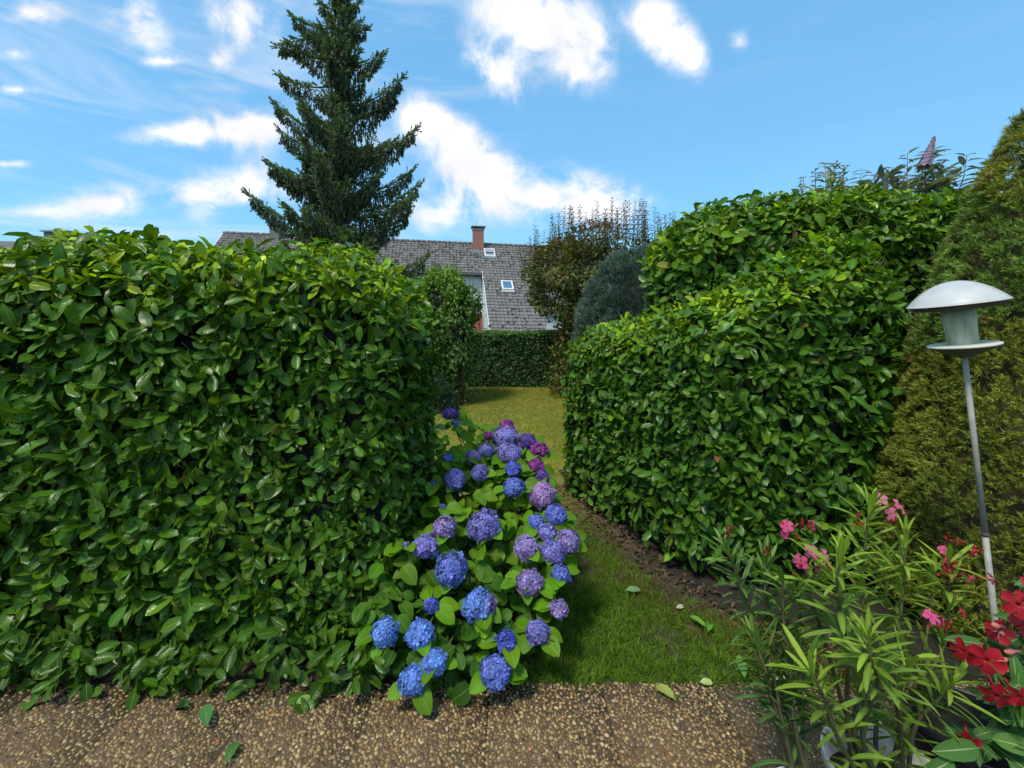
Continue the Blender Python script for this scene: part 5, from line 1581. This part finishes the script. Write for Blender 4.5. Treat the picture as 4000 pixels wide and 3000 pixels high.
TT = tile_tpl(); Rt = np.stack([unit(e_), unit(n_ * CP - UP * SPt), unit(n_ * SPt + UP * CP)], -1)
pos, tc_ = [], []
rows = int(D2 / CP / TL)
for r in range(rows):
    d = (r * TL) * CP
    for c in range(int((S1 - S0) / TW)):
        s = S0 + c * TW
        if d > D1 - .15 and s < SE - .1: continue
        if s > 6.5: continue
        pos.append(HP(s, d + .02, 0.0) + rng.normal(0, .004, 3))
pos = np.array(pos); n = len(pos)
base = np.array([0.175, 0.160, 0.152]) * rng.uniform(.85, 1.12, (n, 1))
mossv = lump(pos * np.array([1, 1, 2.0]), .8, 3) * .5 + lump(pos, 2.6, 8) * .5 + rng.normal(0, .35, n)
upper = np.clip((pos[:, 2] - 3.0) / 3.5, 0, 1)
mk = mossv > 9; mk2 = mossv > (0.60 - .35 * upper)
base[mk] = np.array([0.075, 0.070, 0.058]) * rng.uniform(.6, 1.3, (mk.sum(), 1))
pxx = 2000 + F * pos[:, 0] / pos[:, 1]; pyy = 1250 + F * (CAMH - pos[:, 2]) / pos[:, 1]
vis = (pxx > 1885) & (pxx < 2110) & (pyy < 1288)
sc_ = np.where(vis, 1 / pos[:, 1], 0); pick = np.argsort(-sc_)[:300]; pick = pick[sc_[pick] > 0]
tm = make_mesh('roof_tile', *TT, smooth=True); tm.materials.append(M_TILE)
for i in pick:
    o = link('roof_tile', tm, M_TILE, house); Mx = Matrix(Rt.tolist()).to_4x4(); Mx.translation = Vector((pos[i] - np.array(house.location)).tolist()); o.matrix_basis = Mx; o.color = (*base[i].tolist(), 1)
keep = np.ones(n, bool); keep[pick] = False
a = Acc(); a.inst(TT, pos[keep], np.repeat(Rt[None], keep.sum(), 0), np.ones(keep.sum()), base[keep]); a.build('roof_tiles', M_TILE, house, 'stuff')
# moss cushions on the tiles
a = Acc(); m = np.where(mk2 | (rng.random(n) < .10))[0]; m = np.concatenate([rng.permutation(m), rng.permutation(m)])[:3800]; k = len(m)
P = pos[m] + e_ * rng.uniform(0, .2, (k, 1)) + (n_ * CP - UP * SPt) * rng.uniform(.1, .33, (k, 1)) + (n_ * SPt + UP * CP) * .045
a.inst(pebble_tpl(3), P, np.repeat(Rt[None], k, 0), rng.uniform(.04, .12, k), np.array([0.045, 0.044, 0.030]) * rng.uniform(.5, 1.6, (k, 1))); a.build('moss', M_TILE, house, 'stuff')
# ridge tiles
a = Acc()
for s in np.arange(S0, 9, .40):
    P = [HP(s, 0, .0) + UP * .05, HP(s + .2, 0, 0) + UP * .055, HP(s + .41, 0, 0) + UP * .065]; a.tube(P, [.12, .125, .13], 8, tint=np.array([.17, .155, .145]) * rng.uniform(.8, 1.2))
a.build('ridge_tiles', M_TILE, house, 'stuff')
# walls
def wallbox(name, mat, s0, s1, d0, d1, z0, z1):
    a = Acc(); pts = []
    for z in (z0, z1):
        for (s, d) in ((s0, d0), (s1, d0), (s1, d1), (s0, d1)):
            p = R0 + e_ * s + n_ * d; pts.append((p[0], p[1], z))
    a.quad(np.array(pts), [[0, 1, 2, 3], [4, 7, 6, 5], [0, 4, 5, 1], [1, 5, 6, 2], [2, 6, 7, 3], [3, 7, 4, 0]]); return a.build(name, mat, house, smooth=False)
wallbox('wall', M_WALLW, S0 + .5, SE - .02, -4.5, 2.62, -.05, 5.0)
a = Acc(); q0 = [HP(SE + .02, 2.5, -.08), HP(SE + .02, D2 - .5, -.08)]; P = [q0[0], q0[1], q0[1] * [1, 1, 0], q0[0] * [1, 1, 0]]; Q = [p_ + e_ * .12 for p_ in P]
a.quad(np.array(P + Q), [[0, 1, 2, 3], [4, 7, 6, 5], [0, 4, 5, 1], [1, 5, 6, 2], [3, 2, 6, 7], [0, 3, 7, 4]]); a.build('side_wall', M_WALLW, house, smooth=False)
wallbox('garden_wall', M_WALLW, SE + .3, S1 - .5, -4.5, 7.6, -.05, .9)
wallbox('balcony_parapet', M_BRICKR, -2.2, SE - .05, 3.3, 3.5, 0.6, 2.1)
# verge board of the long slope, gutter, fascia
a = Acc()
for (s, d0_, d1_) in ((SE - .04, D1 - .2, D2), (S0 - .03, 0, D1)):
    P = [HP(s, d0_, .05), HP(s, d1_, .05), HP(s, d1_, -.2), HP(s, d0_, -.2)]; Q = [p_ + e_ * .05 for p_ in P]
    a.quad(np.array(P + Q), [[0, 1, 2, 3], [4, 7, 6, 5], [0, 4, 5, 1], [2, 6, 7, 3], [0, 3, 7, 4], [1, 5, 6, 2]])
a.build('verge_board', M_WALLW, house, smooth=False)
a = Acc(); g0 = HP(S0, D1 + .06, -.05); g1 = HP(SE + .35, D1 + .06, -.05); a.tube([g0, g1], [.07, .07], 8); a.build('gutter', M_ZINC, house)
a = Acc(); P = [HP(S0, D1 - .02, -.07), HP(SE + .3, D1 - .02, -.07)]; P += [P[1] - UP * .24, P[0] - UP * .24]; Q = [p_ - n_ * .05 for p_ in P]
a.quad(np.array(P + Q), [[0, 3, 2, 1], [4, 5, 6, 7], [0, 1, 5, 4], [2, 3, 7, 6], [0, 4, 7, 3], [1, 2, 6, 5]]); a.build('fascia', M_WOODD, house, smooth=False)
# wall window behind the shrub
wr = Acc(); c0 = R0 + e_ * (-2.3) + n_ * 2.63; Rw = np.stack([unit(e_ * [1, 1, 0]), -unit(n_), UP], -1)
wr.box((c0[0], c0[1], 4.1), (.55, .05, .7), Rw); win = wr.build('window', M_WHITE, house, smooth=False)
wp = Acc(); wp.box((c0 + n_ * .03)[0:2].tolist() + [4.1], (.47, .03, .62), Rw); 
po = wp.build('pane', mat_plain('dark_window', (0.03, 0.035, 0.04), 0.1, .2, 1), None, smooth=False); po.parent = win; po.location = -Vector(house.location)
# chimney
def chimney(parent, s, d, w, dp, zt, z0, mat, cap_mat, antenna=True, name='chimney'):
    p = R0 + e_ * s + n_ * d; a = Acc(); a.box((p[0], p[1], (zt + z0) / 2), (w / 2, dp / 2, (zt - z0) / 2), Rw); ch = a.build(name, mat, parent, smooth=False)
    loc = Vector(parent.location)
    def sub(acc, nm, mt):
        o = acc.build(nm, mt, None, smooth=False); o.parent = ch; o.location = -loc; return o
    a = Acc(); a.box((p[0], p[1], zt + .05), (w / 2 + .04, dp / 2 + .04, .05), Rw)
    for sx in (-1, 1):
        for sy in (-1, 1): a.box((p[0] + sx * w * .38, p[1] + sy * dp * .38, zt + .16), (.04, .04, .06), Rw)
    sub(a, 'crown', M_ZINC)
    a = Acc(); a.box((p[0], p[1], zt + .26), (w / 2 + .13, dp / 2 + .13, .04), Rw); sub(a, 'cover_slab', cap_mat)
    a = Acc(); a.lathe([(0.11, zt + .1), (.11, zt + .215), (.09, zt + .215)], 16, c=(p[0], p[1], 0)); sub(a, 'flue', M_STEEL)
    return ch, p, sub


def mat_bricks():
    m, nt = nodes_of('chimney_brick'); tc = N(nt, 'ShaderNodeTexCoord'); mp = N(nt, 'ShaderNodeMapping'); mp.inputs['Rotation'].default_value = (R_(90), 0, 0)
    bt = N(nt, 'ShaderNodeTexBrick'); bt.inputs['Color1'].default_value = (0.36, 0.12, 0.07, 1); bt.inputs['Color2'].default_value = (0.28, 0.085, 0.05, 1); bt.inputs['Mortar'].default_value = (0.28, 0.22, 0.19, 1)
    bt.inputs['Scale'].default_value = 1.0; bt.inputs['Brick Width'].default_value = .24; bt.inputs['Row Height'].default_value = .075; bt.inputs['Mortar Size'].default_value = .008
    nt.links.new(tc.outputs['Object'], mp.inputs[0]); nt.links.new(mp.outputs[0], bt.inputs['Vector'])
    p = N(nt, 'ShaderNodeBsdfPrincipled'); p.inputs['Roughness'].default_value = .85; nt.links.new(bt.outputs[0], p.inputs['Base Color'])
    o = N(nt, 'ShaderNodeOutputMaterial'); nt.links.new(p.outputs[0], o.inputs[0]); return m


M_CHB = mat_bricks()
M_SLABC = mat_plain('cover_concrete', (0.16, 0.15, 0.14), .85, .2, 3)
ch, p, sub = chimney(house, 0.12, 0.38, .84, .6, R0[2] + .98 * 1.05, 6.2, M_CHB, M_SLABC)
a = Acc(); a.box((p[0] - .05, p[1] - .42, 6.83), (.52, .14, .16), Rw); sub(a, 'flashing', M_ZINC)
a = Acc(); a.tube([(p[0] - .12, p[1], R0[2] + 1.3), (p[0] - .12, p[1], R0[2] + 1.95)], [.015, .012], 6); a.tube([(p[0] + .15, p[1], R0[2] + 1.3), (p[0] + .15, p[1], R0[2] + 1.55)], [.015, .012], 6); sub(a, 'aerial', M_STEEL)
chimney(house, -14.75, 0.3, .62, .6, 8.25, 6.9, M_SLABC, M_SLABC)
# skylights
def skylight(px, py, w, h, shutter):
    # the roof point seen there
    dirv = at(px, py, 1.0) - np.array([0, 0, CAMH]); nr = n_ * SPt + UP * CP
    t = ((R0 - np.array([0, 0, CAMH])) @ nr) / (dirv @ nr); c = np.array([0, 0, CAMH]) + dirv * t
    loc = Vector(house.location)
    a = Acc(); dn = unit(n_ * CP - UP * SPt); ee = unit(e_)
    for (ox, oy, hx, hy) in ((0, -h / 2, w / 2 + .05, .05), (0, h / 2, w / 2 + .05, .05), (-w / 2, 0, .05, h / 2), (w / 2, 0, .05, h / 2)):
        a.box(c + ee * ox + dn * oy + nr * .10, (hx, hy, .06 + .004 * (hx > hy)), Rt)
    fo = a.build('skylight', M_WHITE, house, smooth=False)
    def sub(acc, nm, mt): o = acc.build(nm, mt, None, smooth=False); o.parent = fo; o.location = -loc
    a = Acc(); a.box(c + nr * .11, (w / 2 - .05, h / 2 - .05, .01), Rt); sub(a, 'pane', M_GLASS)
    if shutter:
        a = Acc(); a.box(c - dn * h * .22 + nr * .17, (w / 2 - .02, h * .24, .015), Rt); a.box(c + dn * h * .33 + nr * .16, (w / 2 - .05, h * .12, .012), Rt); sub(a, 'shutter', mat_plain('grey_shutter', (.30, .31, .33), .5, .05, 2))
        a = Acc(); a.box(c + dn * (h / 2 + .12) + nr * .07, (w / 2 + .06, .09, .012), Rt); sub(a, 'apron', M_ZINC)
    else:
        a = Acc(); a.box(c + dn * (h / 2 + .16) + nr * .07, (w / 2 + .08, .12, .012), Rt); sub(a, 'apron', mat_plain('pale_apron', (.42, .42, .41), .6, .05, 2))


skylight(1912, 992, .72, 1.05, True); skylight(1981, 1119, .72, .9, False)

# neighbouring house far left: roof edge and a chimney over the hedge
nb = empty('house', (-27, 27, 0), 'neighbouring house whose brown roof just shows above the far left hedge top', 'building')
a = Acc(); zr = float(at(100, 936, 25)[2])
P = [(-34, 24.6, zr - .0), (-19.5, 26.0, zr - .12), (-19.5, 22.0, 3.4), (-34, 20.6, 3.4)]; Q = [(-34, 24.6, zr), (-19.5, 26, zr - .12), (-19.5, 30, 3.4), (-34, 28.6, 3.4)]
a.quad(np.array(P), [[0, 3, 2, 1]]); a.quad(np.array(Q), [[0, 1, 2, 3]]); 
M_NBR = mat_plain('brown_tiles', (0.12, 0.10, 0.09), .8, .3, 1.5)
a.build('roof', M_NBR, nb, smooth=False)
a = Acc(); a.box((-26.7, 25.2, 1.7), (7.0, 2.6, 1.75)); a.build('wall', M_WALLW, nb, smooth=False)
cp = at(245, 930, 24.5); a = Acc(); a.box((cp[0], cp[1], cp[2] - .35), (.62, .4, .6)); ch2 = a.build('chimney', M_SLABC, nb, smooth=False)
a = Acc(); a.box((cp[0], cp[1], cp[2] + .30), (.74, .5, .035)); co = a.build('cover_slab', M_ZINC, nb, smooth=False)
# small white outbuilding glimpsed through the bronze shrub
gs = empty('garage', (3.1, 20, 0), 'white garage glimpsed through the gap in the bronze shrub', 'building')
a = Acc(); a.box((3.15, 20, .85), (1.5, 2, .9)); a.build('wall', M_WALLW, gs, smooth=False)
a = Acc(); a.box((3.15, 20, 1.81), (1.6, 2.1, .055)); a.build('roof', M_ZINC, gs, smooth=False)
